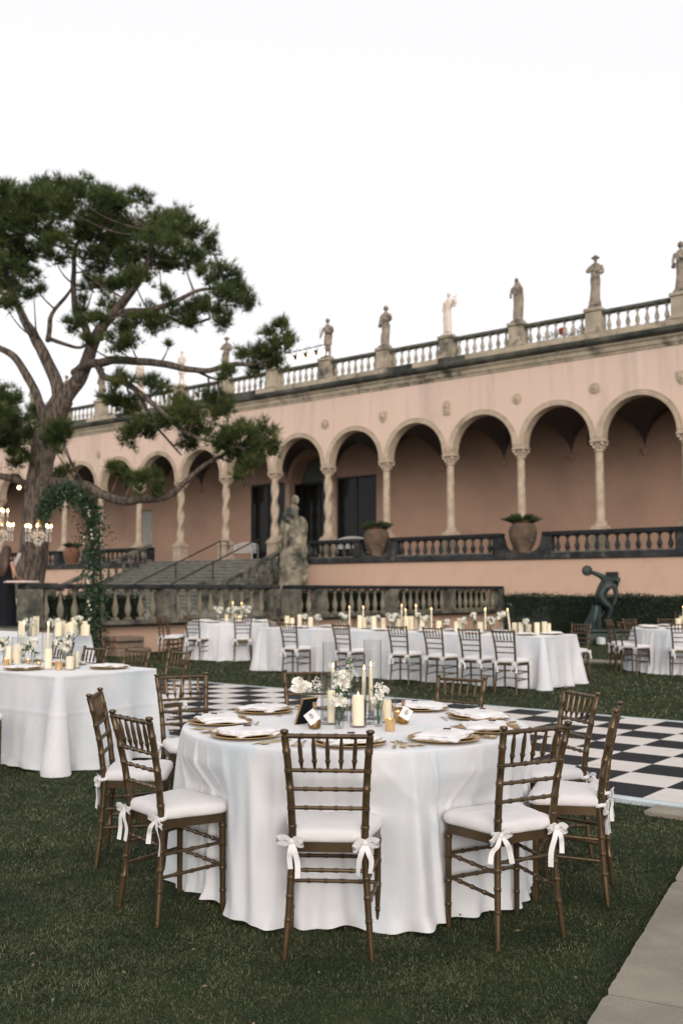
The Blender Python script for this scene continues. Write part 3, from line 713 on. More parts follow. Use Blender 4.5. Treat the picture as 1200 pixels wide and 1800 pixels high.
# ================================================================== TERRACE
VT = 31.64
TB = (-30.0, VT)
tw = thing('terrace_wall', 'pink stucco retaining wall under the loggia terrace', 'wall', W(-18, 31.5), GROT)
for (a, b_) in ((-12, 27.5), (36.3, 70)):
    m = MB(); m.off = (-18, 31.5, 0); m.box(-b_, -a, 31.52, 31.9, 0, 2.5); part('wall_face', m, M_pinkw, tw, smooth=False)
tb = thing('terrace_balustrade', 'blackened stone balustrade along the loggia terrace, broken by gaps for pots', 'balustrade', W(TB[0], VT, 2.5), GROT)
BT = baluster_mesh(.56, .095, M_dark)
def tx(t): return -t - TB[0]
segs = [(3.0, 9.6, 'p', 'v'), (11.1, 16.15, 'v', 'v'), (17.75, 22.7, 'v', 'v'), (24.1, 27.1, 'v', 'p'), (36.7, 41.9, 'p', 'v'), (43.9, 49.5, 'v', 'v'), (51.5, 60, 'v', 'p')]
m = MB(); m.bbox(tx(27.2), tx(2), -.22, .18, 0, .22, .02); part('plinth', m, M_dark, tb)
m = MB(); m.bbox(tx(62), tx(36.6), -.22, .18, 0, .22, .02); part('plinth', m, M_dark, tb)
for (t0, t1, e0, e1) in segs:
    x0, x1 = tx(t1), tx(t0)
    r = MB(); r.bbox(x0, x1, -.17, .17, .80, .96, .025); part('rail', r, M_darkr, tb)
    r = MB(); r.bbox(x0 + .01, x1 - .01, -.13, .13, .221, .235, .004); part('bottom_rail', r, M_dark, tb)
    for (xe, e_, sgn) in ((x1, e0, 1), (x0, e1, -1)):
        # end pier (inside) and concave curve (outside) down to the pot's low wall
        q = MB(); a, b2 = sorted((xe, xe - sgn * .36)); q.bbox(a + .002, b2 - .002, -.16, .16, .222, .798, .01); part('pier', q, M_dark, tb)
        if e_ == 'v':
            cv = [(xe + sgn * .002, .222)] + [(xe + sgn * (.45 - .43 * math.cos(PI / 2 * i / 8)), .222 + .60 * (1 - math.sin(PI / 2 * i / 8)) + .0) for i in range(8, -1, -1)][::1]
            cv = [(xe + sgn * .002, .222), (xe + sgn * .46, .222)] + [(xe + sgn * (.46 - .43 * math.sin(PI / 2 * i / 8)), .26 + .50 * (1 - math.cos(PI / 2 * i / 8))) for i in range(9)] + [(xe + sgn * .002, .79)]
            q = MB(); q.prismy(cv, -.14, .14); part('scroll', q, M_dark, tb, smooth=False)
    L = (x1 - .37) - (x0 + .37); n = max(1, round(L / .355))
    for i in range(n): link('baluster', BT, tb, (x0 + .37 + L * (i + .5) / n, 0, .236))
# pots
def pot(t, s, label, m_):
    p = W(-t, VT, 2.5 + .222)
    th = thing('terracotta_pot', label, 'pot', p, GROT, 'large pots in the gaps of the terrace balustrade')
    b = MB(); b.bbox(-.38, .38, -.2, .2, 0, .06, .01); b.lathe([(.27, .06), (.28, .10), (.30, .14), (.40, .32), (.475, .55), (.50, .75), (.47, .92), (.38, 1.04), (.34, 1.08), (.39, 1.12), (.40, 1.16), (.36, 1.165), (.32, 1.08)], 28)
    b.lathe([(.345, .25), (.37, .26), (.365, .24)], 28, caps=False)
    b.v = [(x * s, y * s, z * s) for x, y, z in b.v]; part('pot', b, m_, th)
    V = []; F = []; rs = np.random.default_rng(int(t * 10))
    for i in range(900):
        a = rs.uniform(0, 6.28); r = rs.uniform(0, .34) * s; l = rs.uniform(.10, .44) * s; o_ = rs.uniform(.2, 1.9); w_ = .014
        x, y = r * math.cos(a), r * math.sin(a); z0 = 1.05 * s; n0 = len(V)
        dx, dy = math.cos(a) * l * o_ * .7, math.sin(a) * l * o_ * .7; hz = l / math.sqrt(1 + o_ * o_)
        px, py = -math.sin(a) * w_, math.cos(a) * w_
        V += [(x - px, y - py, z0), (x + px, y + py, z0), (x + dx * .5, y + dy * .5, z0 + hz * .8), (x + dx, y + dy, z0 + hz)]; F += [(n0, n0 + 1, n0 + 2), (n0, n0 + 2, n0 + 3)]
    g_ = link('grass_tuft', np_mesh('grass_tuft', np.array(V), np.array(F), [M_needle]), th)
pot(16.95, 1.0, 'big grey-brown terracotta jar with grass in the right-hand gap of the terrace balustrade', M_pot)
pot(23.4, 1.02, 'big terracotta jar with grass in the balustrade gap beside the dark window', M_pot)
pot(42.9, .82, 'reddish terracotta jar in the balustrade gap seen through the leafy arch', M_potr)
pot(10.3, 1.0, 'big terracotta jar in the terrace balustrade gap just outside the right edge', M_pot)
# roof shrubs between balusters and a red seat
rsb = thing('roof_planter', 'row of small green plants behind the roof balusters between two right-hand statues', 'planter', W(ucol(0) - 1.5, 33.3, 10.1), GROT)
q = MB(); q.bbox(-1.1, 1.2, -.2, .2, 0, .35, .02); part('planter_box', q, M_corn, rsb)
V = []; F = []
for i in range(500):
    x = random.uniform(-1.1, 1.2); y = random.uniform(-.2, .2); z = random.uniform(.35, .85); n0 = len(V); a = random.uniform(0, 6.3); r = .05
    V += [(x, y, z), (x + r * math.cos(a), y + r * math.sin(a), z + .03), (x + r * .3, y, z + .08)]; F.append((n0, n0 + 1, n0 + 2))
link('foliage', np_mesh('foliage', np.array(V), np.array(F), [M_leafd2]), rsb)
rs_ = thing('red_cushion', 'small red-orange object showing between the roof balusters among the plants', 'cushion', W(ucol(0) - 1.55, 32.95, 10.92), GROT)
q = MB(); q.bbox(-.13, .13, -.1, .1, -.2, .05, .04); part('cushion_pad', q, mat('red_fabric', (0.55, 0.07, 0.03), rough=.8), rs_)
# benches
def bench(loc, rot, label):
    th = thing('garden_bench', label, 'bench', loc, rot, 'white slatted benches on the terrace')
    for i in range(4): q = MB(); q.bbox(-.8, .8, -.2 + i * .11, -.12 + i * .11, .42, .45, .005); part('slat', q, M_white, th)
    for i in range(16):
        x = -.75 + i * .1; z1 = .78 + .14 * math.cos(x * 1.9); q = MB(); q.bbox(x - .022, x + .022, .21, .235, .46, z1, .004); part('back_slat', q, M_white, th)
    q = MB(); q.tube([(-.8 + .1 * i, .225, .78 + .14 * math.cos((-.8 + .1 * i) * 1.9) + .02) for i in range(17)], .025, 6); part('top_rail', q, M_white, th)
    for sx in (-1, 1):
        for sy in (-.18, .22): q = MB(); q.bbox(sx * .78 - .025, sx * .78 + .025, sy - .025, sy + .025, 0, .45 if sy < 0 else .8, .004); part('leg', q, M_white, th)
        q = MB(); q.bbox(sx * .78 - .03, sx * .78 + .03, -.22, .24, .62, .66, .006); part('armrest', q, M_white, th)
bench(W(-33.6, 34.6, FZ + .001), GROT, 'white slatted bench on the terrace left of the twisted column at the stair')
bench(W(-26.3, 33.6, FZ + .001), GROT + .15, 'white bench behind the terrace balustrade next to the big jar')

# ================================================================== STAIRS, PLAZA, FRONT BALUSTRADE
PZ = 0.66
pl = thing('raised_plaza', 'raised stone plaza in front of the stairs, with a pink side wall', 'terrace', W(-17.84, 12), GROT)
m = MB(); m.box(-45, -.14, -.9, 19.5, 0, PZ - .06); part('wall', m, M_pinkw, pl, smooth=False)
m = MB(); m.box(-45, -.13, -.91, 19.51, PZ - .059, PZ - .002); part('paving', m, M_step, pl, smooth=False)
st = thing('staircase', 'broad worn stone staircase rising to the loggia terrace', 'stairs', W(-31.9, 31.5, 0), GROT)
NS = 14; rise = (FZ - PZ) / NS; tread = .38
for i in range(NS):
    z1 = PZ + rise * (i + 1); y0 = -(NS - i) * tread
    m = MB(); m.bbox(-4.65, 4.65, y0, y0 + tread - .001, PZ - .05, z1 - .001, .012)
    m.bbox(-4.66, 4.66, y0 - .035, y0 - .002, z1 - .055, z1 - .002, .008)
    part('step', m, M_step, st)
for sx, lb in ((1, 'right'), (-1, 'left')):     # sloping balustrades
    sb = thing('stair_balustrade', 'sloping stone balustrade on the %s side of the stairs' % lb, 'balustrade', W(-31.9 + sx * 4.85, 31.5, 0), GROT, 'sloping stair balustrades')
    L = NS * tread; s_ = (FZ - PZ) / L
    def bar(z0, z1, hw, ma, nm):
        q = MB(); v = [(x, y, z) for (y, zz) in ((-L, PZ), (0, FZ)) for x in (-hw, hw) for z in (zz + z0, zz + z1)]
        q.add(v, [(0, 1, 3, 2), (4, 6, 7, 5), (0, 4, 5, 1), (2, 3, 7, 6), (1, 5, 7, 3), (0, 2, 6, 4)]); part(nm, q, ma, sb, smooth=False)
    bar(-.25, .12, .17, M_gbal, 'bottom_rail'); bar(.72, .86, .16, M_gbal, 'rail')
    BS = baluster_mesh(.62, .09, M_gbal)
    for i in range(12): link('baluster', BS, sb, (0, -L + .35 + i * (L - .6) / 11, PZ + s_ * (.35 + i * (L - .6) / 11) + .11))
    q = MB(); q.bbox(-.22, .22, -L - .45, -L - .01, PZ - .3, PZ + .95, .02); q.bbox(-.27, .27, -L - .5, -L + .04, PZ + .95, PZ + 1.07, .02); part('pedestal', q, M_gbal, sb)
for (t_, lb) in ((31.95, 'left'), (29.7, 'right')):
    hr = thing('handrail', 'dark iron handrail on the stairs, the %s one' % lb, 'handrail', W(-t_, 31.5, 0), GROT)
    L = NS * tread
    q = MB(); q.tube([(0, -L + .3, PZ + .95), (0, 0, FZ + .85), (0, .45, FZ + .85), (0, .5, FZ + .5)], .03, 6); part('rail', q, M_iron, hr)
    for (y, z0, z1) in ((-L + .35, PZ, PZ + .97), (-L / 2, (PZ + FZ) / 2, (PZ + FZ) / 2 + .87), (-.02, FZ, FZ + .84)): q = MB(); q.tube([(0, y, z0), (0, y, z1)], .028, 6); part('post', q, M_iron, hr)
FB = (-17.84, 12.0)
fb = thing('plaza_balustrade', 'grey weathered stone balustrade on the low pink wall behind the tables', 'balustrade', W(FB[0], FB[1], PZ), GROT)
M_fbal = mat('tan_grey_baluster', (0.25, 0.222, 0.165), (0.15, 0.135, 0.10), rough=0.95, scale=4, bump=0.4, spec=0.2, stain=(0.08, 0.078, 0.06), stain_scale=1.6, stain_lo=0.56, stain_hi=0.74, world_co=True)
BF = baluster_mesh(.66, .080, M_fbal)
piers = [12.13, 15.79, 19.45, 20.25, 21.35, 24.8, 28.07, 31.35]
m = MB(); m.bbox(-.2, .22, 0, 19.5, 0, .10, .015); part('plinth', m, M_gbal, fb)
for i, v_ in enumerate(piers):
    y = v_ - FB[1]
    q = MB(); q.bbox(-.19, .19, y - .19, y + .19, .101, .80, .012); part('pier', q, M_gbal, fb)
    if i < len(piers) - 1:
        y1 = piers[i + 1] - FB[1]
        if i == 2:
            continue
        q = MB(); q.bbox(-.17, .17, y - .2 if i in (0, 3) else y, y1 + (.2 if i in (1, 6) else 0) - .002, .801, .905, .02); part('rail', q, M_darkr if i > 2 else M_dark, fb)
        L = y1 - y - .40; n = max(1, round(L / .375))
        for j in range(n): link('baluster', BF, fb, (0, y + .20 + L * (j + .5) / n, .10 + .001), scale=(1, 1, 1.055))
# second wall of the plaza return at far left (front face)
# low stone blocks by the wall
sk = thing('stone_blocks', 'low stack of red-stained stone blocks against the pink wall by the leafy arch', 'steps', W(-17.45, 14.4, 0), GROT)
for (x0, x1, y0, y1, z0, z1) in ((-.2, .35, -.55, .35, 0, .17), (-.2, .2, -.5, .28, .171, .32), (-.2, .3, -.55, .2, .321, .42)):
    q = MB(); q.bbox(x0, x1, y0, y1, z0, z1, .015); part('stone', q, M_brick, sk)
# paper stack on the end pier
o = MB(); o.bbox(-.3, .25, -.25, .2, 0, .02, .003); o.bbox(-.27, .22, -.22, .22, .021, .04, .003)
tag(part('paper_stack', o, mat('pinkish_paper', (0.72, 0.58, 0.56)), None, W(FB[0] - .02, piers[0] - .15, PZ + .927 + .0), GROT + .3), 'pinkish sheets lying on the end of the stone balustrade beside the person', 'papers')

# ================================================================== SCULPTURE on the rock
sp = W(-25.7, 29.3, PZ)
sc_ = thing('rock_sculpture', 'tall lichened rock carrying a crouching stone figure at the foot of the stairs', 'sculpture', sp, GROT)
q = MB(); rg = []
seg = 28; v = []; f = []
prof = [(0, .75, .55, 0), (.25, .72, .55, 0), (.6, .62, .5, -.02), (1.1, .55, .45, .02), (1.7, .48, .42, .05), (2.2, .46, .40, .08), (2.7, .42, .38, .13), (3.0, .42, .36, .17), (3.3, .36, .32, .2), (3.42, .2, .2, .2)]
for (z, rx, ry, cx) in prof:
    pass
NZ = 26
for i in range(NZ + 1):
    z = 3.42 * i / NZ
    for a_i in range(len(prof) - 1):
        if prof[a_i][0] <= z <= prof[a_i + 1][0] + 1e-6: p0, p1 = prof[a_i], prof[a_i + 1]; break
    t = (z - p0[0]) / max(1e-6, p1[0] - p0[0]); rx = p0[1] + (p1[1] - p0[1]) * t; ry = p0[2] + (p1[2] - p0[2]) * t; cx = p0[3] + (p1[3] - p0[3]) * t
    for k in range(seg):
        a = 2 * PI * k / seg; d = Vector((math.cos(a), math.sin(a), z * .7)); nn = noise.fractal(d * 2.1, .7, 2.0, 5) * .32
        v.append((cx + rx * (1 + nn) * math.cos(a), ry * (1 + nn) * math.sin(a), z))
for i in range(NZ):
    for k in range(seg): j = (k + 1) % seg; f.append((i * seg + k, i * seg + j, (i + 1) * seg + j, (i + 1) * seg + k))
f.append(tuple(range(NZ * seg, (NZ + 1) * seg)))
q.add(v, f); part('rock', q, M_rock, sc_, angle=70)
q = MB()      # crouching figure leaning left over the rock
q.rings([(2.6, -.25, -.1, .22, .22), (2.9, -.28, -.1, .28, .25), (3.2, -.22, -.1, .27, .24), (3.5, -.05, -.12, .25, .22), (3.72, .08, -.12, .22, .18), (3.86, .12, -.12, .10, .09)], 16, fold=.05)
q.ball((.20, -.14, 4.02), .16, 12, 9, (.9, 1, 1.15))
for A in ([(.15, -.12, 3.78), (.32, -.25, 3.5), (.33, -.2, 3.25), (.25, -.2, 3.1)], [(-.02, -.2, 3.7), (-.1, -.35, 3.45), (.1, -.38, 3.3), (.2, -.3, 3.15)], [(-.25, -.2, 3.0), (.05, -.4, 3.05), (-.02, -.42, 2.6), (-.05, -.4, 2.3)], [(-.35, -.1, 2.9), (-.45, -.25, 2.5), (-.4, -.2, 2.1), (-.35, -.25, 1.8)]):
    q.tube(catmull(A, 4), [.12, .12, .11, .11, .1, .1, .09, .09, .08, .08, .07, .07, .06], 9)
part('figure', q, M_rock, sc_); sc_.scale = (1.04, 1.04, 1.06)

# ================================================================== skinned figures
def skin_mesh(name, J, E, m_, sub=2, root=None):
    me = D.meshes.new(name); keys = list(J); idx = {k: i for i, k in enumerate(keys)}
    me.from_pydata([J[k][0] for k in keys], [(idx[a], idx[b]) for a, b in E], [])
    o = D.objects.new(name, me); COL.objects.link(o)
    md = o.modifiers.new('skin', 'SKIN'); md.use_smooth_shade = True; md.branch_smoothing = .6
    for i, k in enumerate(keys):
        r = J[k][1]; r = r if hasattr(r, '__len__') else (r, r)
        me.skin_vertices[0].data[i].radius = r
        me.skin_vertices[0].data[i].use_root = (k == (root or keys[0]))
    s_ = o.modifiers.new('sub', 'SUBSURF'); s_.levels = sub; s_.render_levels = sub
    dg = bpy.context.evaluated_depsgraph_get(); ev = o.evaluated_get(dg)
    out = D.meshes.new_from_object(ev); D.objects.remove(o)
    out.materials.clear(); out.materials.append(m_); out.name = name
    out.polygons.foreach_set('use_smooth', [True] * len(out.polygons))
    return out
# bronze athlete: bent torso towards the right, right arm swung back up to the left with the disc
J = {'pel': ((-.15, 0, .76), (0.158, 0.150)), 'spine': ((-.10, 0, .97), (.215, .175)), 'chest': ((.05, 0, 1.18), (.255, .20)), 'neck': ((.21, -.02, 1.28), .075), 'head0': ((.31, -.03, 1.26), .12), 'head1': ((.40, -.03, 1.22), .115),
     'shB': ((.02, .05, 1.33), .09), 'elB': ((-.18, .06, 1.42), .066), 'haB': ((-.38, .04, 1.49), .05),
     'shF': ((.22, -.12, 1.15), .09), 'elF': ((.27, -.14, .88), .062), 'haF': ((.20, -.16, .64), .048), 'fiF': ((.15, -.16, .57), .04),
     'hipR': ((-.13, -.09, .72), .14), 'knR': ((.15, -.11, .52), .10), 'anR': ((.0, -.10, .12), .06), 'toR': ((.17, -.11, .06), .05),
     'hipL': ((-.16, .10, .72), .14), 'knL': ((.04, .13, .44), .095), 'anL': ((-.26, .13, .16), .055), 'toL': ((-.28, .13, .06), .05)}
Eg = [('pel', 'spine'), ('spine', 'chest'), ('chest', 'neck'), ('neck', 'head0'), ('head0', 'head1'), ('chest', 'shB'), ('shB', 'elB'), ('elB', 'haB'), ('chest', 'shF'), ('shF', 'elF'), ('elF', 'haF'), ('haF', 'fiF'), ('pel', 'hipR'), ('hipR', 'knR'), ('knR', 'anR'), ('anR', 'toR'), ('pel', 'hipL'), ('hipL', 'knL'), ('knL', 'anL'), ('anL', 'toL')]
dp = Vector((6.92, 26.3, 0))
di = thing('athlete_statue', 'green bronze stooping athlete swinging a disc behind him, before the dark hedge', 'statue', dp, 0)
q = MB(); q.bbox(-.62, .55, -.42, .42, 0, .34, .02); q.bbox(-.68, .60, -.46, .46, .341, .43, .02); part('pedestal', q, M_verd, di)
part('figure', skin_mesh('figure', J, Eg, M_verd, root='pel'), M_verd, di, loc=(0, 0, .43))
q = MB(); q.tube([Vector((-.45, -.035, 1.51)), Vector((-.45, -.015, 1.51)), Vector((-.45, .015, 1.51)), Vector((-.45, .035, 1.51))], [.11, .14, .14, .11], 22); part('disc', q, M_verd, di, loc=(0, 0, .43))
q = MB(); q.rings([(0, -.32, .1, .26, .26), (.15, -.30, .1, .22, .24), (.38, -.24, .1, .15, .18), (.60, -.2, .06, .11, .13)], 16, fold=.08); part('tree_stump', q, M_verd, di, loc=(0, 0, .43))
vt = thing('wall_vent', 'small dark square opening in the terrace wall behind the athlete', 'vent', W(-13.58, 31.47, 1.55), GROT)
q = MB(); q.bbox(-.21, .21, -.03, .03, 0, .48, .01); part('vent_frame', q, M_winframe, vt)
# uplight
lf = thing('garden_uplight', 'small white cube-shaped fixture on the lawn left of the bronze athlete', 'light fixture', (6.62, 25.6, 0), .35)
q = MB(); q.bbox(-.09, .09, -.09, .09, .03, .23, .03); part('housing', q, M_white, lf); q = MB(); q.bbox(-.03, .03, -.03, .03, 0, .031, .004); part('stem', q, M_iron, lf)

# ================================================================== HEDGE
hg = thing('hedge', 'long clipped dark green hedge at the foot of the terrace wall', 'hedge', W(-14.6, 25.9), GROT)
q = MB(); q.box(.05, 22, .06, 1.3, 0, 1.24); part('hedge_core', q, M_hedge2, hg, smooth=False)
n = 42000; rs = np.random.default_rng(5)
x = rs.uniform(0, 22, n); fa = rs.uniform(0, 1, n); top = fa < .28
y = np.where(top, rs.uniform(0, 1.35, n), rs.normal(.02, .035, n)); z = np.where(top, 1.26 + rs.normal(0, .035, n), rs.uniform(.02, 1.28, n))
lend = rs.uniform(0, 1, n) < .06; x = np.where(lend, rs.normal(.02, .03, n), x); y = np.where(lend, rs.uniform(0, 1.35, n), y); z = np.where(lend, rs.uniform(0, 1.28, n), z)
z += .03 * np.sin(x * 2.3) * (z > 1.1)
a = rs.normal(0, 1, (n, 3)); a /= np.linalg.norm(a, axis=1)[:, None]; b_ = rs.normal(0, 1, (n, 3)); b_ -= a * (a * b_).sum(1)[:, None]; b_ /= np.linalg.norm(b_, axis=1)[:, None]
C = np.stack([x, y, z], 1); s_ = .028
V = np.stack([C - a * s_, C + b_ * s_ * .5, C + a * s_, C - b_ * s_ * .5], 1).reshape(-1, 3)
o = link('foliage', np_mesh('foliage', V, np.arange(n * 4).reshape(-1, 4), [M_hedge]), hg); o['kind'] = 'stuff'

def box_hedge(nm, label, u, v0, v1, wdt, z0, h, seed, dens=700):
    hb_ = thing(nm, label, 'hedge', W(u, v0, z0), GROT, 'low box hedges inside the stone balustrade')
    q = MB(); q.box(-wdt + .04, -.04, .04, v1 - v0 - .04, 0, h - .04); part('hedge_core', q, M_hedge2, hb_, smooth=False)
    rs = np.random.default_rng(seed); n = int((v1 - v0) * (h * 2 + wdt) * dens); y = rs.uniform(0, v1 - v0, n); s_ = rs.uniform(0, h * 2 + wdt, n)
    x = np.where(s_ < h, rs.normal(0, .03, n), np.where(s_ < h + wdt, -(s_ - h), -wdt + rs.normal(0, .03, n))); z = np.where(s_ < h, s_, np.where(s_ < h + wdt, h + rs.normal(0, .04, n), s_ - h - wdt))
    a = rs.normal(0, 1, (n, 3)); a /= np.linalg.norm(a, axis=1)[:, None]; b_ = np.cross(a, rs.normal(0, 1, (n, 3))); b_ /= np.linalg.norm(b_, axis=1)[:, None]
    C = np.stack([x, y, z], 1); V = np.stack([C - a * .03, C + b_ * .015, C + a * .03, C - b_ * .015], 1).reshape(-1, 3)
    o = link('foliage', np_mesh('foliage', V, np.arange(n * 4).reshape(-1, 4), [M_hedge]), hb_); o['kind'] = 'stuff'
box_hedge('box_hedge', 'low dark box hedge behind the stone balustrade left of its second pier, below the pine', FB[0] - .35, 12.4, 15.5, .5, PZ, .62, 31)
box_hedge('box_hedge', 'long dark box hedge behind the right-hand half of the stone balustrade', FB[0] - .35, 20.5, 31.2, .5, PZ, .72, 32)

# ================================================================== PINE TREE
TY = 24.0
tree = thing('pine_tree', 'large spreading pine with a forked trunk and long drooping limbs at the left', 'tree', at(52, 1050, TY) * 1.0)
T0 = tree.location.copy(); T0.z = PZ; tree.location = T0
def P(x, y, dY=0.0): return at(x, y, TY + dY) - T0
limbs = []
def limb(pts, r0, r1, nm='limb', sub=5):
    W_ = catmull([P(*p) for p in pts], sub); n = len(W_)
    W2 = []; 
    for i, p in enumerate(W_):
        W2.append(p + Vector((noise.noise(p * 1.5), noise.noise(p * 1.5 + Vector((9, 0, 0))), noise.noise(p * 1.5 + Vector((0, 9, 0))))) * .05)
    rr = [r0 + (r1 - r0) * (i / (n - 1)) ** .85 for i in range(n)]
    rr = [r * (1 + .10 * noise.noise(W2[i] * 3)) for i, r in enumerate(rr)]
    q = MB(); q.tube(W2, rr, 12 if r0 > .1 else 7); part(nm, q, M_bark, tree, angle=60)
    for i, p in enumerate(W2): limbs.append((p, rr[i]))
limb([(48, 1052), (50, 1030), (58, 980), (62, 930), (64, 880), (72, 830), (82, 770), (98, 725), (112, 700)], .40, .27, 'trunk')
limb([(105, 712), (100, 670), (72, 612), (50, 575, .5), (30, 535, 1), (8, 470, 1.4), (5, 420, 1.4)], .19, .05)
limb([(110, 705), (128, 680), (150, 645, -.2), (172, 590, -.5), (205, 545, -.8), (240, 500, -1), (262, 450, -1.2), (270, 410, -1.2)], .22, .05)
limb([(82, 775), (78, 735), (62, 690), (38, 648), (15, 620), (-20, 600), (-60, 560)], .14, .06)
limb([(145, 652, -.2), (158, 600), (132, 540, .4), (130, 490, .6), (132, 440, .6), (150, 400, .6)], .12, .04)
limb([(85, 600, .2), (90, 560, .6), (115, 525, 1), (130, 500, 1.2)], .07, .03)
limb([(190, 560, -.6), (215, 548, -1), (260, 545, -1.6), (310, 530, -2), (350, 510, -2.2), (400, 505, -2.4)], .10, .03)
limb([(200, 550, -.7), (240, 555, -.4), (290, 555, 0), (330, 570, .2), (370, 560, .3)], .08, .03)
limb([(85, 595, .2), (110, 605, .4), (140, 612, .6), (160, 600, .7)], .06, .03)
limb([(130, 655), (160, 640, -.5), (200, 634, -1), (245, 634, -1.6), (290, 640, -2), (330, 650, -2.4), (370, 650, -2.8), (410, 640, -3), (450, 640, -3.2), (480, 630, -3.3)], .13, .03)
limb([(340, 650, -2.4), (365, 662, -2.5), (385, 670, -2.6)], .04, .02)
limb([(170, 640, -.6), (185, 665, -1), (215, 670, -1.4), (245, 690, -1.8), (270, 710, -2.2), (300, 740, -2.4), (340, 770, -2.6), (400, 780, -3), (430, 790, -3.1)], .09, .03)
limb([(245, 690, -1.8), (265, 730, -1.6), (280, 760, -1.4), (320, 800, -1.2)], .05, .02)
limb([(68, 850), (100, 850, -.3), (150, 856, -.8), (185, 872, -1), (225, 880, -1.3), (265, 878, -1.6), (300, 868, -1.8), (330, 845, -2), (360, 818, -2.1), (400, 795, -2.2)], .15, .04)
limb([(62, 870), (40, 850, -.3), (15, 838, -.6), (-20, 835, -1), (-60, 820, -1.4)], .13, .05)
limb([(72, 840), (50, 800, -.4), (20, 780, -.7), (-20, 760, -1)], .08, .03)
clz = [(230,90,60),(300,80,50),(360,110,60),(180,120,60),(110,130,60),(40,130,70),(420,130,50),(470,120,45),(0,170,60),(60,220,70),(330,180,80),(400,220,80),(250,170,50),(320,260,75),(400,300,75),(480,230,60),(545,205,45),(600,190,48),(640,240,65),(560,280,55),(500,330,55),(700,250,48),(740,300,42),(640,320,55),(700,360,45),(440,360,60),(560,360,45),(350,360,65),(390,430,55),(470,420,55),(330,450,40),(60,340,55),(100,410,45),(30,450,50),(20,520,50),(120,470,35),(780,400,45),(830,460,42),(855,500,38),(780,470,45),(730,420,35),(795,560,35),(730,520,45),(640,565,45),(680,540,45),(560,555,50),(500,570,45),(430,600,55),(400,650,40),(455,640,35),(340,560,40),(255,590,35),(595,500,30),(300,640,28),
(960,600,35),(985,650,42),(935,690,42),(900,740,32),(865,690,32),(810,760,28),(970,720,38),(595,655,10),
(560,800,45),(430,790,42),(400,850,45),(470,870,45),(620,880,55),(560,930,45),(500,960,45),(680,900,55),(700,950,55),(740,850,45),(770,890,35),(640,990,38),(450,980,38),(840,960,55),(900,980,50),(930,1040,45),(850,1040,55),(800,1000,48),(880,1090,38),(420,1100,42),(460,1130,28),(520,1140,40),(570,1160,26),(235,1110,36),
(30,850,60),(50,920,60),(150,900,50),(200,950,48),(100,980,50),(180,1000,45),(30,1000,55),(60,1060,38),(220,980,28),(10,940,50),(110,200,50),(170,250,45),(70,290,50),(130,310,42),(185,330,40),(100,350,40),(20,370,50),(190,180,45),(0,80,50),(150,80,45),(210,300,40),(380,520,35),(300,520,35),(620,380,40),(-30,250,90),(-60,400,90),(-80,130,80),(-60,900,80),(-70,1000,60)]
rs = np.random.default_rng(11); CV = []; CM = []
tw_ = MB()
for (zx, zy, r) in clz:
    x = zx / 2; y = 280 + (zy + 30 * max(0, 1 - zy / 420)) / 2; rw = r / 2 / 1750 * TY * 1.05
    if zy > 760 and zx > 260: dY = -1.2 - (x - 150) / 180 + rs.uniform(-.6, .6)
    elif zx > 780 and zy > 560: dY = -3.2 + rs.uniform(-.4, .4)
    else: dY = rs.uniform(-2.2, 1.6) - max(0, (x - 150) / 170)
    c0 = np.array(P(x, y, dY)); cv = Vector(c0)
    best = min(limbs, key=lambda L: (L[0] - cv).length + (.9 * max(0, L[0].z - cv.z + .1) * .35 if zy < 700 else 0))
    d_ = cv - best[0]
    mid = best[0] + d_ * .5 + Vector((0, 0, -.08 * d_.length))
    pth = catmull([best[0], mid, cv], 4)
    tw_.tube(pth, [.026 - .016 * i / (len(pth) - 1) for i in range(len(pth))], 5)
    nt = int(118 * (r / 50) ** 2) + 10
    # sub-clumps give the crown its tufted look
    ns = max(3, int(8 * (r / 50) ** 1.5)); sub = rs.normal(0, 1, (ns, 3)); sub /= np.linalg.norm(sub, axis=1)[:, None]; sub *= rs.uniform(.3, 1.0, (ns, 1)) * rw * np.array([1, 1.2, .75])
    for s_i in range(ns):
        e_ = c0 + sub[s_i]; tw_.tube([cv, Vector(c0 + sub[s_i] * .5 + np.array([0, 0, -.03])), Vector(e_)], [.014, .01, .006], 4)
    which = rs.integers(0, ns, nt)
    pos = c0 + sub[which] + rs.normal(0, 1, (nt, 3)) * rw * .26 * np.array([1, 1.1, .8])
    NN = 15
    for p in pos:
        out = p - (c0 - np.array([0, 0, rw * .8])); out /= (np.linalg.norm(out) + 1e-6)
        dr_ = rs.normal(0, .55, (NN, 3)) + out * .75 + np.array([0, 0, .25]); dr_ /= np.linalg.norm(dr_, axis=1)[:, None]
        ln = rs.uniform(.11, .25, (NN, 1)); sd_ = np.cross(dr_, rs.normal(0, 1, (NN, 3))); sd_ /= (np.linalg.norm(sd_, axis=1)[:, None] + 1e-6)
        wv = .008
        CV.append(np.stack([p - sd_ * wv, p + sd_ * wv, p + dr_ * ln], 1).reshape(-1, 3))
        hi_ = (p[2] - c0[2]) / rw
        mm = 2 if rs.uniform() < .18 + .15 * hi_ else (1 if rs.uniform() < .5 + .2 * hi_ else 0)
        CM.append(np.full(NN, mm))
part('twigs', tw_, M_bark, tree)
V = np.concatenate(CV); mi = np.concatenate(CM)
o = link('crown', np_mesh('crown', V, np.arange(len(V)).reshape(-1, 3), [M_needle, M_needle2, M_needle3], mi), tree); o['kind'] = 'stuff'
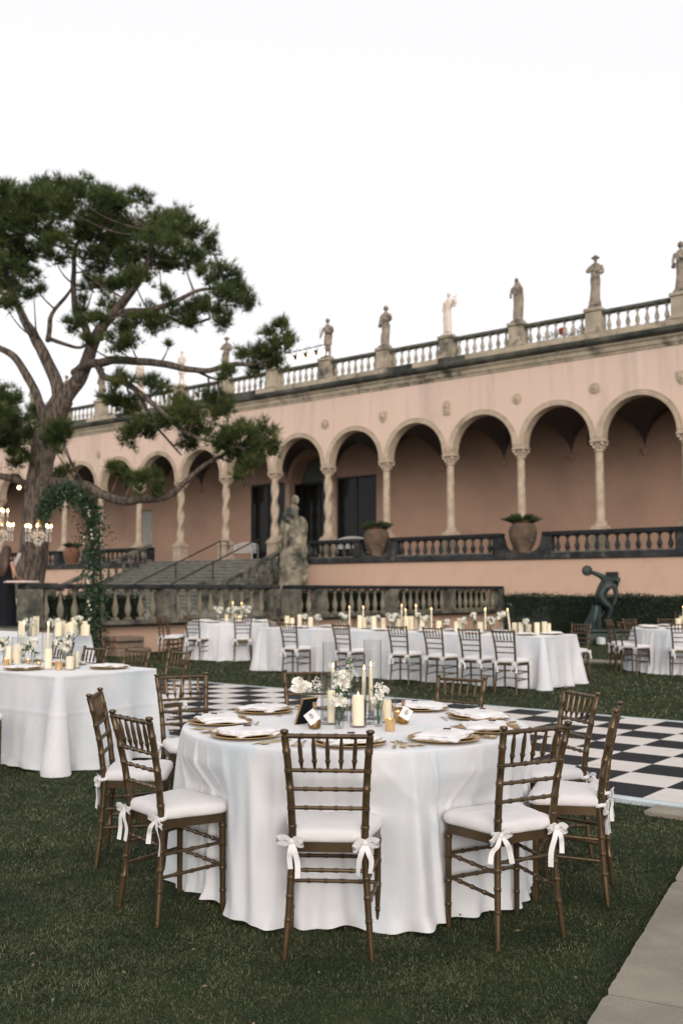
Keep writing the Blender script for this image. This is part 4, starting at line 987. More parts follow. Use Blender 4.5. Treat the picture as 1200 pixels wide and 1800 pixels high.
# dark distant tree mass at the left edge
dt = thing('distant_tree', 'dark rounded tree crown rising behind the roof at the far left edge', 'tree', (-26, 66, 0))
q = MB(); q.tube([(0, 0, 0), (0, 0, 9)], [.4, .25], 8); part('trunk', q, M_bark, dt)
n = 16000; rs = np.random.default_rng(9)
a = rs.normal(0, 1, (n, 3)); a /= np.linalg.norm(a, axis=1)[:, None]
C = a * np.array([5.6, 4, 3.2]) * (rs.uniform(.75, 1.02, (n, 1))) * (1 + .10 * np.sin(a[:, :1] * 9 + a[:, 2:] * 7)) + np.array([0, 0, 11.4])
a2 = rs.normal(0, 1, (n, 3)); a2 /= np.linalg.norm(a2, axis=1)[:, None]; b2 = np.cross(a2, rs.normal(0, 1, (n, 3))); b2 /= np.linalg.norm(b2, axis=1)[:, None]
V = np.stack([C - a2 * .22, C + b2 * .11, C + a2 * .22, C - b2 * .11], 1).reshape(-1, 3)
o = link('crown', np_mesh('crown', V, np.arange(n * 4).reshape(-1, 4), [M_needle2]), dt); o['kind'] = 'stuff'

# ================================================================== LEAFY ARCH + CHANDELIERS
AY = 21.4
abase = at(166, 1154, AY); abase.z = 0
ar = thing('floral_arch', 'tall metal arch wrapped in dark ivy and white flowers beside the balustrade', 'arch', abase)
def AP(x, y, dy=0): return at(x, y, AY + dy) - abase
apts = catmull([AP(168, 1153), AP(164, 1100), AP(166, 1040), AP(163, 980), AP(163, 930), AP(158, 895), AP(143, 872, -.1), AP(120, 864, -.2), AP(98, 872, -.3), AP(82, 890, -.4), AP(74, 912, -.45)], 6)
apts[0].z = 0
q = MB(); q.tube(apts, .025, 6); q.tube([p + Vector((.12, .1, 0)) for p in apts], .02, 6); part('frame', q, M_iron, ar)
rs = np.random.default_rng(21); V = []; Mi = []
for i in range(6200):
    s_ = rs.uniform(0, len(apts) - 1.001); k = int(s_); p = apts[k].lerp(apts[k + 1], s_ - k)
    wdt = .11 + .055 * math.sin(s_ * 1.9) + (.05 if k < 30 else .03)
    if k > 52: wdt *= .6
    p = p + Vector(rs.normal(0, 1, 3)) * wdt * .75
    d = Vector(rs.normal(0, 1, 3)); d.z -= .5; d.normalize(); w_ = d.cross(Vector(rs.normal(0, 1, 3))).normalized(); l = rs.uniform(.040, .085)
    nrm = d.cross(w_) * l * .18
    V += [tuple(p), tuple(p + d * l * .5 + w_ * l * .38 + nrm), tuple(p + d * l), tuple(p + d * l * .5 - w_ * l * .38 + nrm)]; Mi.append(0 if rs.uniform() < .62 else 1)
for t_ in range(26):     # trailing sprays
    s_ = rs.uniform(4, len(apts) - 6); p = apts[int(s_)].copy(); dd = Vector((rs.normal(), rs.normal(), rs.uniform(-.6, .3))).normalized()
    for i in range(22):
        p2 = p + dd * (.08 + i * .017) + Vector((0, 0, -.0010 * i * i)); d = Vector(rs.normal(0, 1, 3)).normalized(); w_ = d.cross(dd).normalized(); l = rs.uniform(.03, .06)
        V += [tuple(p2), tuple(p2 + d * l * .5 + w_ * l * .35), tuple(p2 + d * l), tuple(p2 + d * l * .5 - w_ * l * .35)]; Mi.append(0)
o = link('ivy', np_mesh('ivy', np.array(V), np.arange(len(V)).reshape(-1, 4), [M_leafd, M_leafd2], np.array(Mi)), ar); o['kind'] = 'stuff'
q = MB()
for i in range(110):
    s_ = rs.uniform(6, len(apts) - 2); k = int(s_)
    if math.sin(s_ * .9) < .1 or k > 36: continue
    p = apts[k] + Vector((rs.normal() * .05 - .03, -.13 + rs.normal() * .03, rs.normal() * .05)); q.ball(p, rs.uniform(.010, .028), 6, 4, (1, .7, 1.2))
part('blossoms', q, M_petal2, ar, kind='stuff')

M_bead = mat('cut_crystal_bead', (0.80, 0.74, 0.64), (0.45, 0.40, 0.34), rough=0.12, scale=40, spec=0.9)
def chandelier(loc, label, two=False, s=1.0):
    th = thing('chandelier', label, 'chandelier', loc, 0, 'crystal chandeliers hung from the pine')
    q = MB(); q.lathe([(.012, .35), (.05, .30), (.03, .22), (.06, .15), (.025, .05), (.07, -.02), (.09, -.08), (.05, -.13), (.02, -.2)], 12); part('stem', q, M_gold, th); q = MB(); q.tube([(0, 0, .3), (0, 0, 1.35 if not two else 1.7)], .006, 5); part('chain', q, M_iron, th)
    tiers = [(0.0, .30, 8)] + ([(.33, .17, 5)] if two else [])
    for (z0, rad, n_) in tiers:
        for i in range(n_):
            a = 2 * PI * i / n_ + .2; ca, sa = math.cos(a), math.sin(a)
            q = MB(); q.tube(catmull([(0, 0, z0 - .02), (ca * rad * .45, sa * rad * .45, z0 - .11), (ca * rad * .9, sa * rad * .9, z0 - .08), (ca * rad, sa * rad, z0 + .02)], 4), .009, 6); q.lathe([(.012, 0), (.04, .015), (.03, .02)], 8, (ca * rad, sa * rad, z0 + .02)); ao = part('arm', q, M_crystal, th)
            q = MB(); q.lathe([(.013, 0), (.013, .11)], 8, (ca * rad, sa * rad, z0 + .04)); part('candle_tube', q, M_white, ao)
            q = MB(); q.rings([(z0 + .15, ca * rad, sa * rad, .010, .010), (z0 + .175, ca * rad, sa * rad, .024, .024), (z0 + .20, ca * rad, sa * rad, .020, .020), (z0 + .235, ca * rad, sa * rad, .003, .003)], 8); part('bulb', q, M_bulb, ao)
            q = MB()
            for k in range(5): q.ball((ca * rad * (.94 + .05 * (k % 2)), sa * rad, z0 - .05 - k * .032), .012 if k < 4 else .018, 6, 4, (1, 1, 1.5))
            part('pendant', q, M_bead, ao)
    q = MB(); rs2 = random.Random(4)
    for i in range(260):
        a = rs2.uniform(0, 6.28); z = rs2.uniform(-.30, .05); r = (.14 * (1 - abs(z + .06) / .28) + .03) * rs2.uniform(.7, 1.05); q.ball((r * math.cos(a), r * math.sin(a), z), rs2.uniform(.008, .018), 6, 4, (1, 1, 1.5))
    for i in range(8):
        a0 = i * PI / 4 + .2
        for k in range(9): t = k / 9; q.ball(((.06 + .24 * t) * math.cos(a0), (.06 + .24 * t) * math.sin(a0), .22 - .22 * t - .12 * math.sin(t * PI)), .009, 5, 4)
    part('crystal_beads', q, M_bead, th, kind='stuff')
    th.scale = (s, s, s)
    return th
chandelier(at(68, 938, 20.6), 'lit crystal chandelier hanging at the left end of the leafy arch', s=.84)
chandelier(at(0, 936, 19.8), 'two-tier lit crystal chandelier cut by the left edge of the photo', True, s=.85)
hb = thing('hanging_bulb', 'single small amber bulb hanging in front of the pine trunk', 'bulb', at(34, 857, 22.6))
o = MB(); o.ball((0, 0, 0), .045, 10, 7); part('bulb', o, M_bulb, hb); o = MB(); o.tube([(0, 0, .04), (0, 0, .5)], .006, 4); part('cord', o, M_iron, hb)

# ================================================================== PERSON
pp = Vector((-7.02, 20.9, PZ))
pr = thing('person', 'person with long brown hair in a black dress, back to the camera', 'person', pp, R(-25))
J = {'pel': ((0, 0, .92), (.15, .11)), 'sp': ((0, 0, 1.10), (.115, .09)), 'ch': ((0, 0, 1.30), (.15, .095)), 'nk': ((0, 0, 1.44), .05), 'hd': ((0, .01, 1.53), .075), 'hd2': ((0, .02, 1.61), .08),
     'sR': ((.15, 0, 1.36), .052), 'eR': ((.21, .02, 1.10), .042), 'wR': ((.16, .20, 1.00), .03), 'hR': ((.13, .27, 1.01), .028), 'sL': ((-.15, 0, 1.36), .052), 'eL': ((-.21, .02, 1.10), .042), 'wL': ((-.16, .20, 1.0), .03), 'hL': ((-.13, .27, 1.01), .028),
     'hpR': ((.09, 0, .86), .10), 'kR': ((.09, 0, .48), .06), 'aR': ((.09, 0, .08), .04), 'tR': ((.09, .13, .03), .03), 'hpL': ((-.09, 0, .86), .10), 'kL': ((-.09, 0, .48), .06), 'aL': ((-.09, 0, .08), .04), 'tL': ((-.09, .13, .03), .03)}
Eg = [('pel', 'sp'), ('sp', 'ch'), ('ch', 'nk'), ('nk', 'hd'), ('hd', 'hd2'), ('ch', 'sR'), ('sR', 'eR'), ('eR', 'wR'), ('wR', 'hR'), ('ch', 'sL'), ('sL', 'eL'), ('eL', 'wL'), ('wL', 'hL'), ('pel', 'hpR'), ('hpR', 'kR'), ('kR', 'aR'), ('aR', 'tR'), ('pel', 'hpL'), ('hpL', 'kL'), ('kL', 'aL'), ('aL', 'tL')]
part('body', skin_mesh('body', J, Eg, M_skin, root='pel'), M_skin, pr)
q = MB(); q.rings([(.03, 0, 0, .32, .27), (.3, 0, 0, .27, .22), (.6, 0, 0, .22, .18), (.86, 0, 0, .19, .15), (.98, 0, 0, .165, .13), (1.10, 0, 0, .135, .11), (1.22, 0, 0, .16, .12), (1.36, 0, 0, .155, .105), (1.42, 0, 0, .09, .07)], 28, fold=.05, nf=6); part('dress', q, M_dress, pr)
q = MB(); q.rings([(1.06, 0, -.11, .06, .03), (1.15, 0, -.12, .12, .05), (1.30, 0, -.10, .15, .07), (1.44, 0, -.05, .12, .09), (1.52, 0, -.015, .105, .11), (1.60, 0, -.005, .10, .11), (1.67, 0, .0, .08, .09), (1.71, 0, .01, .03, .04)], 24, fold=.03, nf=9); part('hair', q, M_hair, pr)
q = MB()
for sx in (-1, 1):
    for i in range(4): q.tube([(sx * .13 + (i - 1.5) * .016, .28, 1.01), (sx * .13 + (i - 1.5) * .018, .33, 1.0 - .004 * i), (sx * .13 + (i - 1.5) * .018, .345, .975)], .009, 6)
    q.tube([(sx * .11, .26, 1.01), (sx * .08, .29, 1.0), (sx * .08, .31, .99)], .010, 6)
part('fingers', q, M_skin, pr)
# white sheet on a stand beside the person
ms_ = thing('sheet_stand', 'thin stand holding up a white sheet right of the person', 'stand', at(28, 985, 21.5) * 1.0)
ml = ms_.location.copy(); ms_.location = (ml.x, ml.y, PZ)
q = MB(); q.tube([(0, 0, 0), (0, 0, 1.25)], .012, 6)
for i in range(3): a = i * 2.1; q.tube([(0, 0, .25), (.25 * math.cos(a), .25 * math.sin(a), 0)], .009, 5)
part('stand', q, M_iron, ms_)
q = MB(); q.add([(-.10, -.02, 1.24), (-.04, .04, 1.22), (.10, .06, 1.56), (.05, 0, 1.58), (-.10, -.012, 1.24), (-.04, .048, 1.22), (.10, .068, 1.56), (.05, .008, 1.58)], [(0, 1, 2, 3), (7, 6, 5, 4)]); part('sheet', q, M_card, ms_, smooth=False)

# ================================================================== CHAIRS
def bamboo(path_fn, z0, z1, r_fn, nodes, seg=10, amp=.0032):
    zs = []
    n = 8
    for i in range(n + 1): zs.append((z0 + (z1 - z0) * i / n, 0))
    for nd in nodes:
        for dz, dr in ((-.0085, 0), (-.006, amp * .75), (-.003, amp * .8), (-.0012, amp * .15), (.0012, amp * .15), (.003, amp * .8), (.006, amp * .75), (.0085, 0)): zs.append((nd + dz, dr))
    zs.sort(key=lambda q: q[0])
    pts = [path_fn(z) for z, _ in zs]; rr = [r_fn(z) + d for z, d in zs]
    m = MB(); m.tube(pts, rr, seg); return m
def lerp_tab(tab, z):
    for (a, va), (b, vb) in zip(tab[:-1], tab[1:]):
        if z <= b:
            t = max(0, min(1, (z - a) / (b - a))); t = t * t * (3 - 2 * t) * .35 + t * .65
            return va + (vb - va) * t
    return tab[-1][1]
PX = [(0, .172), (.20, .156), (.43, .143), (.60, .149), (.75, .158), (.885, .170)]
PY = [(0, -.182), (.20, -.163), (.43, -.150), (.60, -.170), (.75, -.200), (.885, -.235)]
def bar_mesh(x0, x1, y, z, r, n, seg=8, y1=None, z1=None, amp=.0028):
    a = Vector((x0, y, z)); b = Vector((x1, y if y1 is None else y1, z if z1 is None else z1)); L = (b - a).length
    ss = [(0, 0), (1, 0)]
    for i in range(n):
        c = (i + 1) / (n + 1)
        for d, k in ((-.008, 0), (-.0055, 1), (-.0025, 1), (-.001, .2), (.001, .2), (.0025, 1), (.0055, 1), (.008, 0)): ss.append((c + d / L, k * amp))
    ss.sort(key=lambda q: q[0]); m = MB(); m.tube([a.lerp(b, t) for t, _ in ss], [r + d for _, d in ss], seg); return m
CH = {}
for sx in (-1, 1):
    m = bamboo(lambda z: (sx * lerp_tab(PX, z), lerp_tab(PY, z), z), .0, .874, lambda z: .0122 + .0036 * min(1, z / .42) - .001 * max(0, (z - .5) / .4), [.145, .234, .306, .506, .581, .659, .733, .81])
    tx_, ty_ = sx * lerp_tab(PX, .885), lerp_tab(PY, .885)
    m.lathe([(.0135, .870), (.0135, .874), (.010, .878), (.012, .882), (.0165, .886), (.0175, .891), (.016, .896), (.010, .899), (.002, .900)], 12, (tx_, ty_, 0))
    CH['back_leg', sx] = m.mesh('back_leg', M_bronze)
    m = bamboo(lambda z: (sx * (.186 - .004 * z), .142 - .01 * z, z), .0, .405, lambda z: .0125 + .007 * z, [.10, .20, .30, .385])
    CH['leg', sx] = m.mesh('leg', M_bronze)
    for i, z in enumerate((.205, .30)):
        m = bar_mesh(sx * lerp_tab(PX, z), sx * .185, lerp_tab(PY, z), z - .005, .0078, 3, y1=.140, z1=z + .012); CH['side_stretcher', sx, i] = m.mesh('stretcher', M_bronze)
CH['front0'] = bar_mesh(-.183, .183, .139, .21, .0078, 4).mesh('stretcher', M_bronze)
CH['front1'] = bar_mesh(-.183, .183, .138, .315, .0078, 4).mesh('stretcher', M_bronze)
CH['rear'] = bar_mesh(-.148, .148, lerp_tab(PY, .34), .335, .0080, 4).mesh('stretcher', M_bronze)
m = bar_mesh(-.168, .168, lerp_tab(PY, .872), .872, .0100, 4); CH['top'] = m.mesh('top_rail', M_bronze)
for i, z in enumerate((.581, .657, .733)): CH['rail', i] = bar_mesh(-lerp_tab(PX, z), lerp_tab(PX, z), lerp_tab(PY, z), z, .0082, 4).mesh('rail', M_bronze)
for i in range(5):
    t = (i - 2) / 2; xt, xb = t * .112, t * .104
    a = Vector((xt, lerp_tab(PY, .866), .866)); b = Vector((xb, lerp_tab(PY, .738), .738)); m = MB()
    prof_ = [(0, .0055), (.12, .0062), (.25, .0085), (.42, .0095), (.60, .0088), (.68, .0085), (.70, .0115), (.725, .0115), (.735, .0090), (.745, .0115), (.77, .0112), (.79, .0085), (.9, .0065), (1, .0045)]
    m.tube([a.lerp(b, p_) for p_, _ in prof_], [r_ for _, r_ in prof_], 8); CH['spindle', i] = m.mesh('spindle', M_bronze)
def seat_outline(g=0.0, n=5):
    pts = []
    def corner(cx, cy, r, a0):
        for i in range(n + 1): a = a0 + PI / 2 * i / n; pts.append((cx + r * math.cos(a), cy + r * math.sin(a)))
    fw, bw_, fy, by = .197 + g, .150 + g, .170 + g, -.150 - g
    corner(fw - .05, fy - .05, .05, 0); corner(-fw + .05, fy - .05, .05, PI / 2); corner(-bw_ + .02, by + .02, .02, PI); corner(bw_ - .02, by + .02, .02, 3 * PI / 2)
    return pts
m = MB(); m.prism(seat_outline(), .404, .442); o1 = seat_outline()
CH['seat'] = m.mesh('seat', M_bronze, angle=30)
def cushion_mesh(seed):
    rs = random.Random(seed); m = MB(); v = []; f = []; base = seat_outline(.006, 6)
    # densify outline
    out = []
    for i in range(len(base)):
        a = base[i]; b = base[(i + 1) % len(base)]; L = math.hypot(b[0] - a[0], b[1] - a[1]); k = max(1, int(L / .02))
        for j in range(k): out.append((a[0] + (b[0] - a[0]) * j / k, a[1] + (b[1] - a[1]) * j / k))
    n = len(out); lev = [(.955, .4425), (.99, .446), (1.012, .455), (1.016, .465), (1.005, .477), (.97, .487), (.90, .494), (.74, .500), (.48, .503), (.2, .504)]
    for li, (s_, z) in enumerate(lev):
        for i, (x, y) in enumerate(out):
            w = noise.noise(Vector((x * 18 + seed * 7, y * 18, z * 30)))
            w2 = noise.noise(Vector((x * 55 + seed, y * 55, z * 60)))
            ss = s_ + .016 * w + .008 * w2 if li < 6 else s_
            v.append((x * ss, .008 + (y - .008) * ss, z + (.0025 * w + .002 * w2 if li > 2 else 0)))
    for k in range(len(lev) - 1):
        for i in range(n): j = (i + 1) % n; f.append((k * n + i, k * n + j, (k + 1) * n + j, (k + 1) * n + i))
    f.append(tuple(range((len(lev) - 1) * n, len(lev) * n))); f.append(tuple(range(n - 1, -1, -1)))
    m.add(v, f); return m.mesh('cushion', M_cush, angle=60)
CUS = [cushion_mesh(i) for i in range(3)]
def ribbon(m, pts, wid, th=.0012, twist=0.0, wdir=None):
    P_ = [Vector(p) for p in pts]; v = []; n = len(P_)
    for i, p in enumerate(P_):
        t = (P_[min(n - 1, i + 1)] - P_[max(0, i - 1)]).normalized()
        wv = Vector(wdir or (0, 0, 1)); wv = (wv - t * wv.dot(t)); wv = wv.normalized() if wv.length > 1e-4 else Vector((1, 0, 0))
        wv = Matrix.Rotation(twist * i / n, 3, t) @ wv; w_ = wid[i] if hasattr(wid, '__len__') else wid
        nn = t.cross(wv) * th
        v += [tuple(p - wv * w_ / 2 - nn), tuple(p + wv * w_ / 2 - nn), tuple(p + wv * w_ / 2 + nn), tuple(p - wv * w_ / 2 + nn)]
    f = []
    for i in range(n - 1):
        for k in range(4): j = (k + 1) % 4; f.append((i * 4 + k, i * 4 + j, (i + 1) * 4 + j, (i + 1) * 4 + k))
    f += [(3, 2, 1, 0), tuple((n - 1) * 4 + k for k in range(4))]; m.add(v, f)
def bow_mesh(sx, seed):
    rs = random.Random(seed); m = MB(); cx, cy, cz = sx * .146, -.152, .452
    # band round the post
    m.tube([(cx + .019 * math.cos(a), cy + .019 * math.sin(a), cz + .003 * math.sin(2 * a)) for a in [2 * PI * i / 14 for i in range(15)]], [.0085] * 15, 6)
    ky = cy - .024; k0 = Vector((cx, ky, cz - .002)); m.ball(k0, .0125, 8, 6, (1, .8, 1.1))
    for s_ in (-1, 1):
        L = rs.uniform(.036, .052); dr = rs.uniform(-.022, .010)
        lp = catmull([k0, k0 + Vector((s_ * L * .45, -.012, .016 + dr * .3)), k0 + Vector((s_ * L, -.014, .008 + dr)), k0 + Vector((s_ * L * .92, -.002, -.010 + dr)), k0 + Vector((s_ * L * .4, .002, -.010)), k0], 4)
        ribbon(m, lp, [.012 + .014 * math.sin(PI * i / (len(lp) - 1)) for i in range(len(lp))], wdir=(0, -.4, 1))
        T = rs.uniform(.10, .165); ox = rs.uniform(.012, .05) * s_ + rs.uniform(-.01, .01)
        tl = catmull([k0, k0 + Vector((ox * .5, -.014, -.035)), k0 + Vector((ox * .9, -.008, -T * .6)), k0 + Vector((ox + rs.uniform(-.012, .012), -.012, -T))], 4)
        ribbon(m, tl, [.010 + .012 * min(1, i / 3) for i in range(len(tl))], twist=rs.uniform(-1.2, 1.2), wdir=(1, 0, 0))
    return m.mesh('bow', M_ribbon, angle=60)
BOWS = {(sx, i): bow_mesh(sx, 10 * i + sx + 3) for sx in (-1, 1) for i in range(4)}
def make_chair(name, label):
    t = thing(name, label, 'chair')
    for sx in (-1, 1):
        link('back_leg', CH['back_leg', sx], t); link('leg', CH['leg', sx], t)
        for i in (0, 1): link('stretcher', CH['side_stretcher', sx, i], t)
    for k in ('front0', 'front1', 'rear'): link('stretcher', CH[k], t)
    link('top_rail', CH['top'], t)
    for i in range(3): link('rail', CH['rail', i], t)
    for i in range(5): link('spindle', CH['spindle', i], t)
    link('seat', CH['seat'], t); c_ = link('cushion', CUS[0], t)
    for sx in (-1, 1): link('bow', BOWS[sx, 0], c_)
    return t
chair0 = make_chair('banquet_chair', 'x'); first_used = [False]; nch = [0]
def place_chair(x, y, rot, label, group):
    nch[0] += 1; i = nch[0]
    if not first_used[0]:
        first_used[0] = True; KIDS.clear(); c = chair0; c.location = (x, y, 0); c.rotation_euler = (0, 0, rot); c['label'] = label; c['group'] = group
        return c
    c = copy_thing(chair0, (x, y, 0), rot, label, group)
    for k in c.children:
        if k.name.startswith('cushion'):
            k.data = CUS[i % 3]
            for b_ in k.children:
                sx = -1 if b_.data.name in LEFTB else 1
                b_.data = BOWS[sx, (i + (sx > 0)) % 4]
    return c
LEFTB = {BOWS[-1, i].name for i in range(4)}
G1 = 'gold-brown bamboo-style chairs round the nearest table'
for x, y, r, lb in [(-.04, 4.215, -4, 'gold-brown bamboo-style chair closest to the camera, back turned, at the nearest table'),
                    (.69, 4.37, 29, 'gold-brown chair at the front right of the nearest table, two white bows behind'),
                    (1.10, 4.90, 71, 'gold-brown chair at the right side of the nearest table, back seen nearly edge-on'),
                    (1.10, 5.50, 108, 'gold-brown chair at the right rear of the nearest table, against the checkered floor'),
                    (.63, 6.26, 144, 'gold-brown chair behind the nearest table, right of the candles, only its back showing'),
                    (-.20, 6.72, 186, 'gold-brown chair behind the nearest table, left of the tall glass cylinders'),
                    (-.94, 6.43, 209, 'gold-brown chair at the left rear of the nearest table, before the checkered floor'),
                    (-1.11, 5.51, -86, 'gold-brown chair at the left of the nearest table, back seen edge-on'),
                    (-.762, 4.655, -50, 'gold-brown chair at the front left of the nearest table, white seat turned to the right')]:
    place_chair(x, y, R(r), lb, G1)

# ================================================================== TABLES
TZ = .765
def cloth_round(name, loc, rad, label, seed=1, dents=(), ridges=30, nA=960, group=None, hem=0.0, rows=34, flare=.05, creases=((-1.53, .85, .0, .62), (-.9, -.4, .1, .5), (-2.0, .25, .2, .8), (-2.55, -.3, .15, .6))):
    rs = random.Random(seed); rg = []
    a = 0
    while a < 2 * PI - .08:
        rg.append((a + rs.uniform(-.05, .05), rs.uniform(.018, .075), rs.uniform(.012, .066), rs.uniform(-.10, .10)))
        a += 2 * PI / ridges * rs.uniform(.6, 1.5)
    def off(th, t):       # t: 0 at the table edge, 1 at the hem
        s_ = 0
        for (c, w, am, dr) in rg:
            d = (th - c - dr * t + PI) % (2 * PI) - PI
            ww = w * (.45 + .75 * t)
            s_ += am * (t ** .62) * math.exp(-(d / ww) ** 2)
        for (c, dep, wd) in dents:
            d = (th - c + PI) % (2 * PI) - PI
            g_ = math.exp(-(d / wd) ** 4) * min(1, max(0, (t - .14) / .18)); s_ = s_ * (1 - .45 * g_) - dep * g_
        s_ += flare * t + .010 * t * math.sin(th * 5 + seed)
        env = .5 + .5 * math.sin(th * 3.1 + seed * 1.7); s_ += .0075 * env * t ** .5 * math.sin(th * 44 + 2.5 * math.sin(th * 5 + seed))
        for (c, k_, t0, t1) in creases:
            if t0 < t < t1: d = (th - c - k_ * t + PI) % (2 * PI) - PI; s_ += .0065 * math.exp(-(d / .016) ** 2)
        return s_
    v = [(0, 0, TZ)]; f = []; lv = []
    for rr in (.3, .6, .85, .96, .985): lv.append((rr, 0, None))
    edge = [(.995, .0005), (1.0, .004), (1.004, .012)]
    th = [2 * PI * i / nA for i in range(nA)]
    ringn = 0
    def ring(fn):
        nonlocal ringn
        for x in th: v.append(fn(x))
        ringn += 1
    for rr, _, _ in lv: ring(lambda q: (rad * rr * math.cos(q), rad * rr * math.sin(q), TZ + .0007 * math.sin(q * 3 + rr * 9)))
    for rr, dz in edge: ring(lambda q: (rad * rr * math.cos(q), rad * rr * math.sin(q), TZ - dz))
    for i in range(1, rows + 1):
        t = i / rows
        def fn(q, t=t):
            r = rad * 1.004 + off(q, t)
            hz = .006 + hem + .016 * (1 + math.sin(q * 9 + seed + 2 * math.sin(q * 4))) * .5
            z = (TZ - .012) * (1 - t) + hz * t
            if t > .93: r += (t - .93) / .07 * (.014 * math.sin(q * 23 + seed) + .010 * math.sin(q * 41 + 2 * seed) + .008)
            r += .003 * noise.noise(Vector((math.cos(q) * 9, math.sin(q) * 9, t * 5 + seed))) * t
            return (r * math.cos(q), r * math.sin(q), z)
        ring(fn)
    for i in range(nA): f.append((0, 1 + i, 1 + (i + 1) % nA))
    for k in range(ringn - 1):
        for i in range(nA): j = (i + 1) % nA; f.append((1 + k * nA + i, 1 + k * nA + j, 1 + (k + 1) * nA + j, 1 + (k + 1) * nA + i)[::-1])
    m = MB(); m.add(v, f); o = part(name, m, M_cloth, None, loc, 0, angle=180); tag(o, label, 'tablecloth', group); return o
def cloth_rect(name, u0, u1, v0, v1, label, seed=1, step=.02, rows=46, group=None):
    rs = random.Random(seed); cr = .05
    cu, cv = (u0 + u1) / 2, (v0 + v1) / 2; hu, hv = (u1 - u0) / 2, (v1 - v0) / 2
    out = []
    def seg_(ax, ay, bx, by, nx, ny):
        L = math.hypot(bx - ax, by - ay); n = max(1, int(L / step))
        for i in range(n): out.append((ax + (bx - ax) * i / n, ay + (by - ay) * i / n, nx, ny, 0.0))
    def cor(cx, cy, a0):
        for i in range(12): a = a0 + PI / 2 * i / 12; out.append((cx + cr * math.cos(a), cy + cr * math.sin(a), math.cos(a), math.sin(a), math.sin(PI * (i + .0) / 12)))
    seg_(hu, -hv + cr, hu, hv - cr, 1, 0); cor(hu - cr, hv - cr, 0); seg_(hu - cr, hv, -hu + cr, hv, 0, 1); cor(-hu + cr, hv - cr, PI / 2)
    seg_(-hu, hv - cr, -hu, -hv + cr, -1, 0); cor(-hu + cr, -hv + cr, PI); seg_(-hu + cr, -hv, hu - cr, -hv, 0, -1); cor(hu - cr, -hv + cr, 3 * PI / 2)
    n = len(out); s_acc = [0]
    for i in range(1, n): s_acc.append(s_acc[-1] + math.hypot(out[i][0] - out[i - 1][0], out[i][1] - out[i - 1][1]))
    tot = s_acc[-1]; bumps = [(rs.uniform(0, tot), rs.uniform(.04, .10), rs.uniform(.01, .035)) for _ in range(int(tot / .28))]
    cdist = [min(abs(abs(o_[0]) - hu) + abs(abs(o_[1]) - hv), 9) for o_ in out]
    v = []; f = []; rn = 0
    for sc in (.0, .5, .9, .99):
        for o_ in out: v.append((o_[0] * sc, o_[1] * sc, TZ + .001))
        rn += 1
    for dz, e_ in ((.001, .002), (.008, .005)):
        for o_ in out: v.append((o_[0] + o_[2] * e_, o_[1] + o_[3] * e_, TZ - dz))
        rn += 1
    for i in range(1, rows + 1):
        t = i / rows
        for q, o_ in enumerate(out):
            s_ = s_acc[q]; d = .02 * t
            for (c, w, am) in bumps: d += am * (t ** .9) * math.exp(-((s_ - c) / w) ** 2)
            d += .17 * t * math.exp(-(cdist[q] / .07) ** 2) - .05 * t * math.exp(-((cdist[q] - .20) / .08) ** 2) + .045 * t * math.exp(-((cdist[q] - .36) / .07) ** 2)
            if abs(t - .40) < .012 and (s_ * .5) % 1 < .8: d += .0045
            if t > .93: d += (t - .93) / .07 * .014 * math.sin(s_ * 19 + seed)
            z = (TZ - .008) * (1 - t) + (.008 + .010 * (1 + math.sin(s_ * 7 + seed))) * t
            v.append((o_[0] + o_[2] * d, o_[1] + o_[3] * d, z))
        rn += 1
    for k in range(rn - 1):
        for i in range(n): j = (i + 1) % n; f.append((k * n + i, k * n + j, (k + 1) * n + j, (k + 1) * n + i)[::-1])
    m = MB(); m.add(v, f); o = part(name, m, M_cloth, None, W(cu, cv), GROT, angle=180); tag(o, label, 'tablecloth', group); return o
M_ply = mat('plywood', (0.35, 0.23, 0.13), rough=.7)
def round_table(loc, rad, label):
    t = thing('round_table', label, 'table', loc, 0, 'tables hidden under white cloths')
    m = MB(); m.lathe([(rad - .03, TZ - .035), (rad - .015, TZ - .03), (rad - .015, TZ - .008), (rad - .03, TZ - .006)], 40); part('tabletop', m, M_ply, t)
    for sx in (-1, 1):
        for sy in (-1, 1): m = MB(); m.tube([(sx * .3, sy * .45, .0), (sx * .3, sy * .45, TZ - .035)], .014, 6); part('leg', m, M_iron, t)
def rect_table(u0, u1, v0, v1, label):
    t = thing('rectangular_table', label, 'table', W((u0 + u1) / 2, (v0 + v1) / 2), GROT, 'tables hidden under white cloths'); hu, hv = (u1 - u0) / 2, (v1 - v0) / 2
    m = MB(); m.bbox(-hu + .02, hu - .02, -hv + .02, hv - .02, TZ - .035, TZ - .006, .004); part('tabletop', m, M_ply, t)
    for sx in (-1, 1):
        for sy in (-1, 1): m = MB(); m.tube([(sx * (hu - .15), sy * (hv - .12), 0), (sx * (hu - .15), sy * (hv - .12), TZ - .035)], .014, 6); part('leg', m, M_iron, t)
TC = (.07, 5.165); TR = .872
cha = [math.atan2(y - TC[1], x - TC[0]) for x, y in [(-.04, 4.2), (.678, 4.37), (1.09, 4.9), (1.1, 5.5), (.63, 6.26), (-.775, 4.65), (-1.11, 5.51)]]
round_table((TC[0], TC[1], 0), TR, 'round banquet table hidden under the nearest white cloth')
cloth_round('tablecloth', (TC[0], TC[1], 0), TR, 'floor-length white cloth on the nearest round table, its folded hem resting on the grass', 4, [(cha[0], .095, .30), (cha[1], .080, .28), (cha[5], .095, .28), (cha[2], .035, .2), (cha[4], .02, .2)], ridges=34, flare=.012)
R1c = (-2.32, 21.2); R2c = (6.12, 17.85)
round_table((*R1c, 0), .92, 'round banquet table under the cloth in front of the stone balustrade')
cloth_round('tablecloth', (*R1c, 0), .92, 'white cloth on the far round table in front of the grey balustrade piers', 9, nA=300, rows=16)
